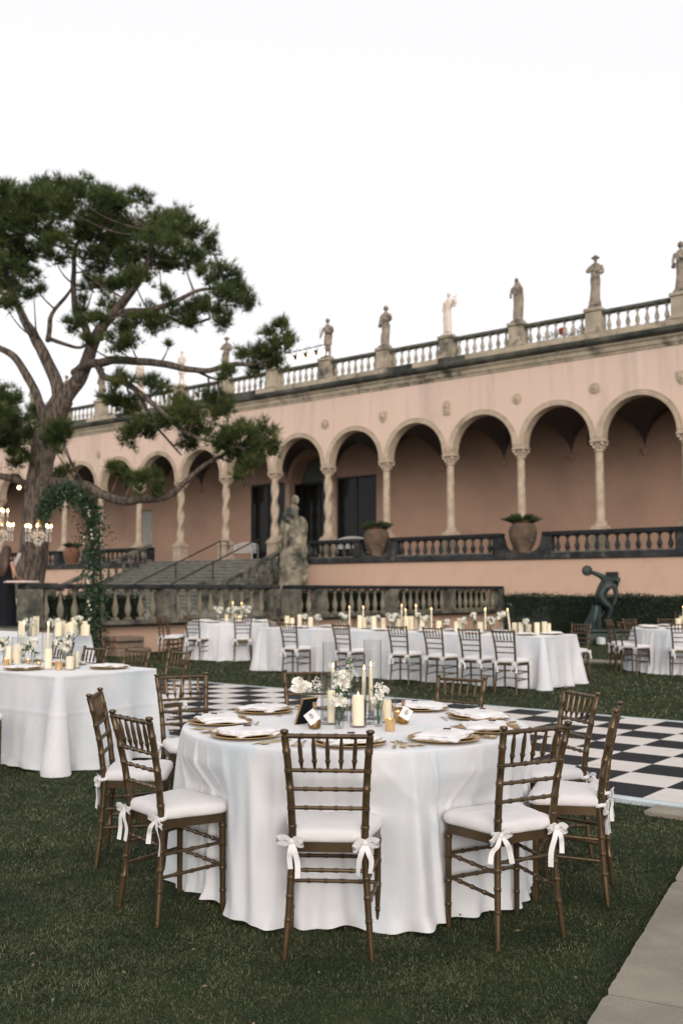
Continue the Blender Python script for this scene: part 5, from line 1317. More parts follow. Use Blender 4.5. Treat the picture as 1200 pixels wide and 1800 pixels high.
round_table((*R2c, 0), .92, 'round banquet table under the cloth at the far right edge')
cloth_round('tablecloth', (*R2c, 0), .92, 'white cloth on the far round table at the right edge, near the bronze athlete', 13, nA=300, rows=16)
LT = (-9.4, -6.66, 4.80, 5.83); MT = (-12.35, -6.72, 13.12, 14.25); L2 = (-15.2, -12.35, 8.4, 9.5)
rect_table(*LT, 'rectangular table under the white cloth at the left edge of the photo')
cloth_rect('tablecloth', *LT, 'white cloth on the rectangular table at the left edge, with one long corner fold', 3)
rect_table(*MT, 'long banquet table under the cloth beyond the checkered floor')
cloth_rect('tablecloth', *MT, 'white cloth on the long banquet table beyond the checkered floor', 6)
rect_table(*L2, 'rectangular table under the cloth behind the left table, below the leafy arch')
cloth_rect('tablecloth', *L2, 'white cloth on the table behind the left table, below the leafy arch', 8)

# ---------------- place settings
CHARG = MB().lathe([(.02, .0), (.10, .001), (.125, .006), (.163, .011), (.166, .013), (.163, .0155), (.127, .011), (.10, .005), (.02, .004)], 40).mesh('charger_plate', M_gold)
PLATE = MB().lathe([(.02, .0), (.09, .001), (.105, .006), (.138, .013), (.141, .015), (.138, .0165), (.105, .010), (.09, .005), (.02, .004)], 36).mesh('dinner_plate', [M_gold])
def napkin_mesh(seed, wx=.135, wy=.105):
    rs = random.Random(seed); m = MB(); NXx, NYy = 22, 14
    for layer in range(2):
        v = []; f = []; ox = rs.uniform(-.012, .012); sk_ = rs.uniform(-.35, .35)
        for i in range(NXx + 1):
            for j in range(NYy + 1):
                x = (-1 + 2 * i / NXx); y = (-1 + 2 * j / NYy)
                px_ = x * wx * (1 - .12 * layer) + ox + .010 * noise.noise(Vector((y * 3, seed, layer * 5))); py_ = y * wy * (1 - .1 * layer) + sk_ * x * .05 + .008 * noise.noise(Vector((x * 4, seed + 9, layer)))
                w = noise.noise(Vector((x * 2.2 + seed * 3, y * 2.2, layer * 3.1))); e_ = max(abs(x), abs(y))
                z = .013 + layer * .009 + .007 * (1 - e_ ** 4) + .005 * w + .007 * max(0, x - .55) * (1 + math.sin(y * 4 + seed))
                if e_ > .99: z -= .006
                v.append((px_, py_, max(.006, z)))
        q = len(v); v += [(a, b, c - .004) for a, b, c in v]
        for i in range(NXx):
            for j in range(NYy):
                k = i * (NYy + 1) + j; f.append((k, k + NYy + 1, k + NYy + 2, k + 1)); f.append((q + k + 1, q + k + NYy + 2, q + k + NYy + 1, q + k))
        m.add(v, f)
    return m.mesh('napkin', M_napkin, angle=50)
NAP = [napkin_mesh(i) for i in range(5)]
def extr(poly, th, zf=lambda y: 0):
    m = MB(); n = len(poly); v = [(x, y, zf(y)) for x, y in poly] + [(x, y, zf(y) + th) for x, y in poly]
    m.add(v, [tuple(range(n - 1, -1, -1)), tuple(range(n, 2 * n))] + [(i, (i + 1) % n, n + (i + 1) % n, n + i) for i in range(n)]); return m
def fork_mesh():
    m = MB()
    def strip(pts):      # (y, x0, x1, z)
        v = []; f = []
        for y, x0, x1, z in pts: v += [(x0, y, z), (x1, y, z), (x1, y, z + .002), (x0, y, z + .002)]
        for i in range(len(pts) - 1):
            for k in range(4): j = (k + 1) % 4; f.append((i * 4 + k, i * 4 + j, i * 4 + 4 + j, i * 4 + 4 + k))
        f += [(0, 1, 2, 3), tuple((len(pts) - 1) * 4 + k for k in (3, 2, 1, 0))]; m.add(v, f)
    strip([(-.10, -.006, .006, .001), (-.06, -.0055, .0055, .002), (0, -.0028, .0028, .006), (.035, -.003, .003, .007), (.045, -.010, .010, .005), (.055, -.012, .012, .003)])
    for i in range(4):
        x = -.0105 + i * .0070; strip([(.055, x - .0018, x + .0018, .003), (.08, x - .0016, x + .0016, .003), (.10, x - .001, x + .001, .007)])
    return m.mesh('fork', M_gold)
def knife_mesh():
    m = MB(); m.bbox(-.006, .006, -.11, -.01, 0, .007, .002); m.prism([(-.005, -.012), (.005, -.012), (.009, .02), (.009, .07), (.0, .105), (-.006, .09)], .001, .003); return m.mesh('knife', M_gold)
def spoon_mesh():
    m = MB(); m.tube([(0, -.09, .003), (0, -.03, .004), (0, .04, .006)], [.005, .0035, .003], 6); m.ball((0, .065, .006), .02, 10, 6, (.85, 1.4, .3)); return m.mesh('spoon', M_gold)
M_cut = mat('pale_gold_cutlery', (0.66, 0.52, 0.33), (0.5, 0.38, 0.22), rough=0.25, metal=1.0, scale=12)
M_gold_, M_gold = M_gold, M_cut
FORK, KNIFE, SPOON = fork_mesh(), knife_mesh(), spoon_mesh()
M_gold = M_gold_
TAGM = MB().bbox(-.018, .018, -.007, .007, 0, .006, .002).mesh('place_marker', M_tag)
CARDM = MB().bbox(-.045, .045, -.03, .03, 0, .0025, .0006).mesh('menu_card', mat('cream_card', (0.72, 0.64, 0.52), rough=.7))
def put(name, me, loc, rot, label, cat, group=None, scale=None):
    o = link(name, me, None, loc, rot if hasattr(rot, '__len__') else (0, 0, rot), scale); return tag(o, label, cat, group)
seats = [(-93, 'before the chair closest to the camera', 1), (-55, 'before the front right chair', 1), (-24, 'before the right-side chair seen edge-on', 1),
         (17, 'before the right rear chair', 1), (57, 'right of the candles, before the back chair', 1), (97, 'behind the black sign at the back', 1),
         (137, 'before the left rear chair', 1), (180, 'before the edge-on chair at the left', 1), (-138, 'before the front left chair', 1)]
for i, (deg, ph, full) in enumerate(seats):
    a = R(deg); d = Vector((math.cos(a), math.sin(a))); t_ = Vector((-d.y, d.x)); c = Vector(TC) + d * .69; rz = a + PI / 2
    def wp(rad_, lat, z): q = Vector(TC) + d * rad_ + t_ * lat; return (q.x, q.y, z)
    put('charger_plate', CHARG, (c.x, c.y, TZ + .002), rz, 'wide gold charger %s, on the nearest table' % ph, 'charger', 'gold chargers on the nearest table')
    put('dinner_plate', PLATE, (c.x, c.y, TZ + .0085), rz + 1, 'smaller gold-rimmed plate on the charger %s, nearest table' % ph, 'plate', 'plates on the nearest table')
    nr = rz + random.uniform(-.5, .5)
    put('napkin', NAP[i % 5], (c.x, c.y, TZ + .014), nr, 'crumpled white napkin on the plate %s, nearest table' % ph, 'napkin', 'napkins on the nearest table')
    put('place_marker', TAGM, (c.x + random.uniform(-.03, .03), c.y - .02, TZ + .052), random.uniform(-.6, .6), 'small dark red marker on the napkin %s' % ph, 'place marker', 'dark markers on the napkins')
    for j, l in enumerate((-.205, -.235)):
        put('fork', FORK, wp(.70 - .01 * j, l, TZ + .001), a + PI / 2 + PI + random.uniform(-.08, .08), 'gold fork, %s of the pair, %s, nearest table' % (('inner', 'outer')[j], ph), 'fork', 'gold forks on the nearest table')
    put('knife', KNIFE, wp(.71, .205, TZ + .001), a + PI / 2 + PI + random.uniform(-.08, .08), 'gold knife beside the plate %s, nearest table' % ph, 'knife', 'gold knives on the nearest table')
    put('spoon', SPOON, wp(.70, .235, TZ + .001), a + PI / 2 + PI + random.uniform(-.08, .08), 'gold spoon beside the knife %s, nearest table' % ph, 'spoon', 'gold spoons on the nearest table')
    put('dessert_fork', FORK, wp(.50, .02, TZ + .001), a + random.uniform(-.2, .2), 'small gold fork across above the plate %s' % ph, 'fork', 'gold dessert forks on the nearest table', (.75, .75, .75))

# ---------------- centrepiece
def glass_cyl(r, h, m_=M_glass, base=.008, seg=28, w=.002):
    return MB().lathe([(r * .97, 0), (r, .002), (r, h), (r - w * .5, h + .001), (r - w, h), (r - w, base), (.001, base)], seg).mesh('glass_cylinder', m_)
def taper(h, lit=True, tilt=(0, 0)):
    m = MB(); m.lathe([(.0112, 0), (.0108, h * .6), (.009, h - .006), (.003, h)], 12)
    return m.mesh('wax', M_wax)
def flame_mesh(s=1.0):
    return MB().rings([(0, 0, 0, .002 * s, .002 * s), (.006 * s, 0, 0, .0048 * s, .0048 * s), (.012 * s, 0, 0, .0045 * s, .0045 * s), (.022 * s, 0, 0, .002 * s, .002 * s), (.028 * s, 0, 0, .0003, .0003)], 10).mesh('flame', M_flame)
def pillar(r, h, m_=M_wax):
    return MB().lathe([(r - .002, 0), (r, .002), (r, h - .003), (r - .003, h + .001), (r - .008, h - .002), (r - .014, h - .009), (.004, h - .011)], 24).mesh('wax', m_)
FL = flame_mesh(); FLs = flame_mesh(1.35)
def vase(loc, r, h, label): return put('glass_cylinder', glass_cyl(r, h), loc, 0, label, 'glass cylinder', 'clear glass cylinders on the nearest table')
def candle_taper(loc, h, label, hold=.03, lean=0):
    t = thing('taper_candle', label, 'candle', loc, 0, 'lit taper candles on the nearest table'); t.rotation_euler = (0, lean, 0)
    part('holder', MB().lathe([(.030, 0), (.032, .004), (.014, .010), (.013, hold), (.017, hold + .004), (.013, hold + .002)], 16), M_crystal, t)
    o = link('wax', taper(h), t, (0, 0, hold)); link('wick', MB().tube([(0, 0, 0), (0, 0, .008)], .0008, 4).mesh('wick', M_ink), t, (0, 0, hold + h)); link('flame', FL, t, (0, 0, hold + h + .004))
def candle_pillar(loc, r, h, label, lit=False, m_=None, group='pillar candles on the nearest table'):
    t = thing('pillar_candle', label, 'candle', loc, 0, group)
    link('wax', pillar(r, h, m_ or (M_wax_lit if lit else M_wax)), t); link('wick', MB().tube([(0, 0, 0), (.001, 0, .012)], .001, 4).mesh('wick', M_ink), t, (0, 0, h - .011))
    if lit: link('flame', FL, t, (0, 0, h - .008))
tz = TZ + .0015; ti = tz + .0085
vase((-.055, 5.31, tz), .046, .405, 'tall left glass cylinder with a taper candle, behind the bud vase on the nearest table'); candle_taper((-.045, 5.31, ti), .228, 'lit taper candle inside the tall left glass cylinder on the nearest table')
vase((.165, 5.34, tz), .047, .415, 'tallest right glass cylinder on the nearest table, with the right taper candle inside'); candle_taper((.155, 5.335, ti), .232, 'lit taper candle inside the tallest right glass cylinder on the nearest table')
vase((.085, 5.235, tz), .040, .345, 'middle-height glass cylinder left of the tallest right one, nearest table'); candle_taper((.110, 5.235, ti), .222, 'slightly leaning lit taper candle, lower of the right-hand pair, nearest table', lean=.03)
vase((-.062, 5.135, tz), .044, .262, 'glass cylinder around the slim pillar candle behind the white bud vase, nearest table'); candle_pillar((-.052, 5.135, ti), .0205, .160, 'slim cream pillar candle behind the white bud vase, nearest table')
vase((-.01, 5.40, tz), .043, .30, 'glass cylinder at the back of the centrepiece, behind the white hydrangea')
vase((.083, 5.03, tz), .0415, .225, 'glass cylinder round the glowing fat candle at the front of the centrepiece'); candle_pillar((.083, 5.03, ti), .0300, .145, 'fat glowing pillar candle lit at the front middle of the centrepiece', lit=True)
vase((.245, 5.19, tz), .036, .180, 'short glass cylinder at the right of the centrepiece, around a plain pillar'); candle_pillar((.232, 5.19, ti), .0245, .105, 'short cream pillar candle at the right end of the centrepiece')
vase((.13, 5.13, tz), .035, .125, 'small cut-glass tumbler between the fat candle and the right bud vase')
# flowers
def rose(mb, c, r, seed, n_=44):
    rs = random.Random(seed); c = Vector(c)
    for k in range(n_):
        d = Vector((rs.gauss(0, 1), rs.gauss(0, 1), rs.gauss(.25, 1))).normalized(); t1 = d.cross(Vector((rs.gauss(0, 1), rs.gauss(0, 1), rs.gauss(0, 1)))).normalized(); t2 = d.cross(t1)
        up = (t2 + d * rs.uniform(.3, 1.7)).normalized(); o_ = c + d * r * rs.uniform(.35, .72); w_ = r * rs.uniform(.28, .48); h_ = r * rs.uniform(.35, .6); cu = d * r * .14
        v = [o_ - t1 * w_ * .5, o_ + t1 * w_ * .5, o_ - t1 * w_ + up * h_ * .6 + cu, o_ + up * h_ * .6 - cu * .4, o_ + t1 * w_ + up * h_ * .6 + cu, o_ - t1 * w_ * .6 + up * h_, o_ + up * h_ * 1.06 + cu * .6, o_ + t1 * w_ * .6 + up * h_]
        mb.add([tuple(x) for x in v], [(0, 1, 3, 2), (1, 4, 3), (2, 3, 6, 5), (3, 4, 7, 6)])
def leaf(mb, c, d, l, w_):
    c = Vector(c); d = Vector(d).normalized(); s_ = d.cross(Vector((.3, .2, 1))).normalized(); n_ = d.cross(s_)
    v = [c, c + d * l * .3 + s_ * w_ + n_ * w_ * .3, c + d * l * .3, c + d * l * .3 - s_ * w_ + n_ * w_ * .3, c + d * l * .7 + s_ * w_ * .8 + n_ * w_ * .3, c + d * l * .7, c + d * l * .7 - s_ * w_ * .8 + n_ * w_ * .3, c + d * l - n_ * w_ * .2]
    mb.add([tuple(x) for x in v], [(0, 2, 1), (0, 3, 2), (1, 2, 5, 4), (2, 3, 6, 5), (4, 5, 7), (5, 6, 7)])
def bouquet(loc, label, roses, sprays, leaves, vr=.024, vh=.105, water=True, group='small flower vases on the nearest table', cat='flower vase'):
    t = thing('bud_vase', label, cat, loc, 0, group)
    link('vase', MB().lathe([(vr * .92, 0), (vr, .003), (vr * 1.02, vh * .6), (vr * .8, vh * .85), (vr * .85, vh), (vr * .78, vh), (vr * .72, vh * .85), (vr * .92, vh * .6), (vr * .9, .008), (.001, .008)], 20).mesh('vase', M_glass), t)
    m = MB()
    for (x, y, z, r) in roses: m.tube([(x * .15, y * .15, .012), (x * .5, y * .5, vh), (x, y, z - r * .3)], .0018, 5)
    for (x, y, z, r) in sprays: m.tube([(x * .1, y * .1, .012), (x * .4, y * .4, vh), (x, y, z)], .001, 4)
    for (x, y, z, dx, dy, dz, l, w_) in leaves: m.tube([(x * .1, y * .1, .012), (x * .6, y * .6, vh * .9), (x, y, z)], .0015, 4)
    part('stems', m, M_leaf, t)
    for k, (x, y, z, r) in enumerate(roses): m = MB(); rose(m, (x, y, z), r, k + int(x * 1000)); m.ball((x, y, z), r * .55, 8, 6); part('blossom', m, M_petal, t, angle=80)
    if sprays:
        m = MB(); rs = random.Random(5)
        for (x, y, z, r) in sprays:
            for k in range(26):
                a = Vector((rs.gauss(0, 1), rs.gauss(0, 1), rs.gauss(0, 1))).normalized() * r * rs.uniform(.4, 1); m.ball((x + a.x, y + a.y, z + a.z), .0036, 5, 4)
        part('tiny_blossoms', m, M_petal, t, kind='stuff')
    if leaves:
        for (x, y, z, dx, dy, dz, l, w_) in leaves: m = MB(); leaf(m, (x, y, z), (dx, dy, dz), l, w_); part('leaf', m, M_leaf, t)
    return t
bouquet((-.012, 4.985, tz), 'small glass vase with a ruffled white bloom and upright green leaves, front of centrepiece', [(-.012, 0, .135, .030), (.016, .0, .128, .026), (.0, .012, .15, .02)], [],
        [(0, 0, .16, 0, 0, 1, .055, .014), (0, 0, .155, -1, 0, .35, .04, .012), (.004, 0, .155, 1, 0, .4, .045, .012), (0, 0, .17, .5, .2, .8, .035, .01)])
bouquet((.185, 5.06, tz), 'small glass bud vase with a white rose and greenery right of the fat candle', [(.008, -.008, .155, .027), (.035, 0, .178, .02), (-.02, 0, .125, .022)], [(-.006, 0, .195, .022), (.02, .0, .2, .018)],
        [(-.01, 0, .17, -1, 0, .5, .04, .010), (.01, 0, .18, .2, 0, 1, .035, .009), (.03, 0, .17, 1, 0, .2, .035, .009), (0, 0, .16, -.5, -.4, .4, .035, .01)])
bouquet((.005, 5.28, tz), 'glass vase of white hydrangea with a tall budding sprig, back of the centrepiece', [(-.025, -.02, .19, .032), (.02, -.02, .185, .032), (.0, -.01, .225, .032), (.035, 0, .225, .024), (-.03, 0, .235, .022)], [(.045, 0, .25, .03), (.04, 0, .29, .026)],
        [(.03, 0, .28, .2, 0, 1, .05, .012), (.035, 0, .27, 1, 0, .6, .04, .011), (.0, 0, .26, -1, 0, .8, .04, .011), (.04, 0, .30, .8, 0, .8, .035, .01)], vr=.032, vh=.14)
bouquet((-.185, 5.37, tz), 'glass vase with a large white peony and tiny flowers behind the black sign', [(-.045, -.02, .175, .042), (-.005, -.01, .165, .03)], [(.05, 0, .185, .035), (.03, 0, .17, .03), (.07, .0, .165, .024)],
        [(.02, 0, .15, 1, 0, -.1, .04, .010)], vr=.034, vh=.13)
# black sign with gold edge
sg = thing('table_sign', 'small black easel sign with a gold edge leaning left of the centrepiece', 'sign', (-.20, 5.16, tz), R(-131)); sg.rotation_euler = (R(-22), 0, R(-131))
m = MB(); m.bbox(-.052, .052, -.004, .006, 0, .14, .001); part('board', m, M_black, sg)
for (x0, x1, z0, z1) in ((-.056, -.0525, -.003, .143), (.0525, .056, -.003, .143), (-.0523, .0523, .1402, .143), (-.0523, .0523, -.003, -.0002)): m = MB(); m.bbox(x0, x1, -.006, .005, z0, z1, .001); part('frame_edge', m, M_gold, sg)
m = MB(); m.bbox(-.015, .015, .007, .009, .0, .10, .001); part('easel_leg', m, M_black, sg)
# oil bottles with tags
def bottle(loc, s, label, tagrot, tside):
    t = thing('oil_bottle', label, 'bottle', loc, 0, 'little corked oil bottles with paper tags')
    pr_ = [(.024, 0), (.030, .004), (.033, .02), (.031, .042), (.020, .056), (.0115, .064), (.0105, .105), (.013, .108), (.013, .114)]
    inn = [(r - .0016, z) for r, z in reversed(pr_[:-1])]; inn[-1] = (.022, .004)
    g_ = MB().lathe([(r * s, z * s) for r, z in pr_ + [(.0105, .114)] + inn], 24, caps=True); part('glass', g_, M_glass, t)
    part('oil', MB().lathe([(.0215 * s, .0045 * s), (.0285 * s, .0075 * s), (.0310 * s, .02 * s), (.0292 * s, .040 * s), (.024 * s, .048 * s)], 24), M_oil, t)
    part('cork', MB().lathe([(.0085 * s, .100 * s), (.0098 * s, .113 * s), (.011 * s, .127 * s), (.010 * s, .129 * s)], 14), M_cork, t)
    m = MB(); hw = .030 * s; tc_ = Vector((tside * .012 * s, -.036 * s, .062 * s))
    ux = Vector((math.cos(tagrot), 0, math.sin(tagrot))); uz = Vector((-math.sin(tagrot), 0.18, math.cos(tagrot))); nn = Vector((0, -.0006, 0))
    q = [tc_ + ux * a * hw + uz * b * hw for a, b in ((-1, -1), (1, -1), (1, 1), (-1, 1))]
    m.add([tuple(x + nn) for x in q] + [tuple(x - nn) for x in q], [(0, 1, 2, 3), (7, 6, 5, 4), (0, 4, 5, 1), (1, 5, 6, 2), (2, 6, 7, 3), (3, 7, 4, 0)]); tg = part('paper_tag', m, M_card, t, smooth=False)
    m = MB(); n3 = Vector((0, -.0014, 0))
    m.tube([tc_ + n3 + uz * (-.4 * hw), tc_ + n3 + uz * (.15 * hw) + ux * .05 * hw, tc_ + n3 + uz * (.6 * hw)], .0006, 4)
    for k in range(4):
        for s2 in (-1, 1): b_ = tc_ + n3 + uz * hw * (-.2 + .22 * k); e_ = b_ + ux * s2 * hw * (.42 - .06 * k) + uz * hw * .22; m.tube([b_, b_.lerp(e_, .5) + uz * .03 * hw, e_], [.0006, .0016, .0004], 5)
    part('leaf_print', m, M_ink, tg)
    m = MB(); m.tube(catmull([tc_ + ux * hw * .7 + nn, tc_ + Vector((.022, -.004, -.022)) * s, tc_ + Vector((.012, -.002, -.036)) * s, tc_ + Vector((.004, -.003, -.024)) * s, tc_ + ux * hw * .5], 4), .0009, 5); part('string', m, M_card, t)
bottle((-.132, 4.965, tz), 1.0, 'corked bottle of olive-coloured oil with a diamond-hung white tag, left of the centrepiece', R(38), -1)
bottle((.315, 5.14, tz), .92, 'corked oil bottle with a white tag, right of the centrepiece behind the gold votive', R(-30), 1)
def votive(loc, label, s=1.0):
    t = thing('votive_holder', label, 'candle holder', loc, 0, 'gold glass votives on the nearest table')
    link('cup', MB().lathe([(.022 * s, 0), (.0245 * s, .003), (.0255 * s, .058 * s), (.0235 * s, .058 * s), (.0225 * s, .006), (.001, .006)], 20).mesh('cup', M_votive), t); link('wax', MB().lathe([(.0215 * s, .007), (.0225 * s, .035 * s), (.002, .035 * s)], 16).mesh('wax', M_wax_lit), t); link('flame', FL, t, (0, 0, .036 * s))
votive((.235, 4.895, tz), 'small gold votive glass standing alone at the front right of the centrepiece')
votive((.292, 5.21, tz), 'small gold votive glass behind the right oil bottle', .95)

# ================================================================== OTHER TABLES: things on them
def far_setting(p, rot, ph, i):
    put('charger_plate', CHARG, (p.x, p.y, TZ + .003), rot, 'gold charger %s' % ph, 'charger', 'chargers on the other tables')
    put('dinner_plate', PLATE, (p.x, p.y, TZ + .010), rot, 'small plate %s' % ph, 'plate', 'plates on the other tables')
    put('napkin', NAP[i % 5], (p.x, p.y, TZ + .016), rot + random.uniform(-.3, .3), 'white napkin %s' % ph, 'napkin', 'napkins on the other tables')
ORD = ['first', 'second', 'third', 'fourth', 'fifth', 'sixth', 'seventh', 'eighth', 'ninth', 'tenth', 'eleventh', 'twelfth', 'thirteenth', 'fourteenth', 'fifteenth', 'sixteenth']
GC = {}
def glass_of(r, h):
    k = (round(r, 3), round(h, 3))
    if k not in GC: GC[k] = glass_cyl(r, h, seg=16)
    return GC[k]
PC = {}
def far_pillar(p, r, h, label, glass_h=None, glass_label=None, where='other tables'):
    k = (round(r, 3), round(h, 3))
    if k not in PC: PC[k] = pillar(r, h)
    put('pillar_candle', PC[k], (p.x, p.y, TZ + .010), 0, label, 'candle', 'pillar candles on the ' + where)
    if glass_h: put('glass_cylinder', glass_of(r + .018, glass_h), (p.x, p.y, TZ + .0015), 0, glass_label, 'glass cylinder', 'glass cylinders on the ' + where)
TPM = {}
def far_taper(p, h, label, where, lean=0.0):
    t = thing('taper_candle', label, 'candle', (p.x, p.y, TZ + .002), 0, 'lit tapers on the ' + where); t.rotation_euler = (0, lean, 0)
    if 'w' not in TPM:
        TPM['w'] = MB().lathe([(.013, 0), (.0125, .6), (.010, .98), (.003, 1.0)], 10).mesh('wax', M_wax); TPM['h'] = MB().lathe([(.035, 0), (.03, .01), (.012, .02), (.016, .05), (.013, .06)], 12).mesh('holder', M_crystal)
    o = link('wax', TPM['w'], t, (0, 0, .055)); o.scale = (1, 1, h); link('holder', TPM['h'], t); o = link('flame', FLs, t, (0, 0, .055 + h + .003))
def far_flowers(p, kind, label, where, s=1.0):
    t = thing('flower_vase', label, 'flowers', (p.x, p.y, TZ + .002), random.uniform(0, 6), 'white flower vases on the ' + where); t.scale = (s, s, s)
    link('vase', FV[kind][0], t); link('blossoms', FV[kind][1], t); link('leaves', FV[kind][2], t)
FV = []
for kd in range(3):
    rs = random.Random(kd); m = MB(); lv = MB()
    n_ = (7, 12, 5)[kd]
    for i in range(n_):
        a = rs.uniform(0, 6.28); r = rs.uniform(0, .05) * (1.2 if kd == 1 else 1); z = .13 + rs.uniform(0, .07) + (.04 if kd == 2 else 0); rose(m, (r * math.cos(a), r * math.sin(a), z), rs.uniform(.02, .032), i); m.ball((r * math.cos(a), r * math.sin(a), z), .014, 6, 4)
    for i in range(14): a = rs.uniform(0, 6.28); leaf(lv, (.02 * math.cos(a), .02 * math.sin(a), .12 + rs.uniform(0, .08)), (math.cos(a), math.sin(a), rs.uniform(-.2, 1.3)), rs.uniform(.04, .08), .013)
    for i in range(5): lv.tube([(0, 0, .01), (rs.uniform(-.02, .02), rs.uniform(-.02, .02), .14)], .002, 4)
    FV.append((MB().lathe([(.028, 0), (.031, .003), (.031, .07), (.024, .10), (.026, .115), (.023, .115), (.021, .10), (.028, .07), (.028, .008), (.001, .008)], 14).mesh('vase', M_glass), m.mesh('blossoms', M_petal, angle=80), lv.mesh('leaves', M_leaf)))
G_L = 'left table'
# left table
def LP(u, v): return W(u, v)
for i, (u, v, rt, ph) in enumerate([(-6.98, 5.55, 0, 'at the near right corner of the left table'), (-7.62, 5.60, 0, 'second from the right on the far side of the left table'), (-7.45, 5.02, 180, 'on the near side of the left table, under the tall cylinders'), (-8.3, 5.6, 0, 'third from the right on the far side of the left table')]):
    far_setting(LP(u, v), GROT + R(rt), ph, i)
lt = [(1040, 0)]
def on_line(px, py_, z=TZ):        # table point seen at a photo pixel
    dx = (px - 600) / 1750; dy = (900 - py_) / 1750; f_ = math.cos(_t) - dy * math.sin(_t); up = math.sin(_t) + dy * math.cos(_t); k = (z - H) / up; return Vector((dx * k, f_ * k, z))
wl_ = 'left table'
for (px, py_, r, h, gh, lb) in [(16, 1169, .026, .155, None, 'cream pillar candle by the gold cup near the left edge'), (31, 1169, .036, .175, .255, 'fat cream pillar candle in a glass cylinder near the left edge'),
                               (85, 1177, .031, .165, None, 'tall cream pillar candle in the middle of the left table centrepiece'), (123, 1178, .033, .105, .165, 'short cream pillar candle at the right end of the left table'),
                               (133.5, 1175, .027, .135, .19, 'pillar candle behind the short one, right end of left table')]:
    p = on_line(px, py_); far_pillar(p, r, h, lb, gh, 'glass cylinder around the ' + lb, wl_)
for (px, py_, h, lb) in [(41, 1162, .29, 'lit taper in the tallest left cylinder on the left table'), (84, 1164, .29, 'lit taper in the tall middle cylinder on the left table')]:
    p = on_line(px, py_); far_taper(p, h, lb, wl_); put('glass_cylinder', glass_of(.055, .43), (p.x, p.y, TZ + .0015), 0, 'tall glass cylinder around the ' + lb, 'glass cylinder', 'glass cylinders on the left table')
for (px, py_, kd, s_, lb) in [(5, 1168, 1, 1.1, 'bunch of white flowers at the very left edge of the left table'), (58, 1176, 2, 1.05, 'white flower sprig in a clear vase in the middle of the left table'), (42, 1170, 0, .8, 'small white blossoms behind the fat candle on the left table'),
                              (109, 1174, 1, 1.15, 'big rounded white bloom between the pillar candles on the left table'), (120, 1166, 2, 1.2, 'greenery and white buds behind the right-hand candles on the left table')]:
    far_flowers(on_line(px, py_), kd, lb, wl_, s_)
for (px, py_, s_, lb) in [(11, 1170, 1.0, 'gold votive cup at the left edge of the left table'), (50, 1170, .9, 'gold votive cup behind the flower sprig on the left table'), (68, 1176, .9, 'gold votive cup right of the flower sprig on the left table'), (103.5, 1178, 1.25, 'gold votive cup in front of the big white bloom on the left table')]:
    p = on_line(px, py_); votive((p.x, p.y, TZ + .0015), lb, s_)
# table behind the left table
wl_ = 'table behind the left one'
for i, (px, h) in enumerate([(57, .22), (63, .27), (103, .20), (110, .205), (119, .17), (125, .20), (131, .255), (148, .21), (152, .16), (38, .2)]):
    u = None; Y_ = 14.75 + .25 * math.sin(i * 2.3); p = at(px, 1118, Y_); p.z = 0
    far_pillar(p, .048, h, '%s cream pillar candle from the left on the table behind the left one' % ORD[i] if i < 9 else 'cream pillar candle leftmost on the table behind the left one', .42 if i in (0, 3, 6) else None, 'tall square-looking glass sleeve over the %s candle on the table behind the left one' % ORD[i], wl_)
for i, px in enumerate((52, 97, 138)): p = at(px, 1118, 14.6); p.z = 0; far_flowers(p, i, 'white and gold flower bunch %s on the table behind the left one' % ('at the left end', 'in the middle', 'at the right end')[i], wl_, 1.2)
# long table
wl_ = 'long table'; rs = random.Random(3)
for i in range(6):
    u = -11.55 + i * .88; far_setting(W(u, 13.38), GROT, '%s from the left along the near side of the long table' % ORD[i], i)
    far_setting(W(u + .1, 14.02), GROT + PI, '%s from the left along the far side of the long table' % ORD[i], i + 2)
far_setting(W(-6.95, 13.85), GROT + PI / 2, 'at the right end of the long table', 4)
np_ = 0
pil = [(505, .0, .17), (514, 0, .14), (527, .2, .19), (546, .3, .15), (632, .1, .20), (640, .2, .16), (657, -.1, .20), (673, .1, .17), (700, .3, .15), (713, .1, .2), (722, .2, .2), (741, .0, .21), (770, .2, .14), (801, .1, .14), (806, .25, .18), (842, .1, .14), (902, .2, .14), (913, .0, .15), (926, .15, .12), (941, .0, .155), (954, .1, .165), (960, .2, .14)]
def MTP(px, dv=0.0):     # point on the long table's middle line at that photo column
    q = (px - 600) / 1750; v_ = 13.70 + dv; u = (q * .7826 - .6225) * v_ / (CA + q * SA); return W(u, v_)
for i, (px, dv, h) in enumerate(pil):
    far_pillar(MTP(px, dv), .040 if i % 3 else .046, h * 1.12, '%s pillar candle counted from the left along the middle of the long table' % (ORD + ['seventeenth', 'eighteenth', 'nineteenth', 'twentieth', 'twenty-first', 'twenty-second'])[i], h + .12 if i in (0, 15, 17, 18, 20) else None, 'glass cylinder around the %s pillar candle of the long table' % (ORD + ['seventeenth', 'eighteenth', 'nineteenth', 'twentieth', 'twenty-first', 'twenty-second'])[i], wl_)
for i, (px, dv, h, ln) in enumerate([(614, .1, .30, 0), (638, .2, .30, 0), (705, .3, .34, 0), (712, 0, .27, 0), (730, .25, .34, 0), (757, .1, .29, 0), (851, .1, .30, 0), (895, .05, .30, -.12)]):
    far_taper(MTP(px, dv), h, '%s lit taper candle from the left on the long table' % ORD[i] + (', leaning left' if ln else ''), wl_, ln)
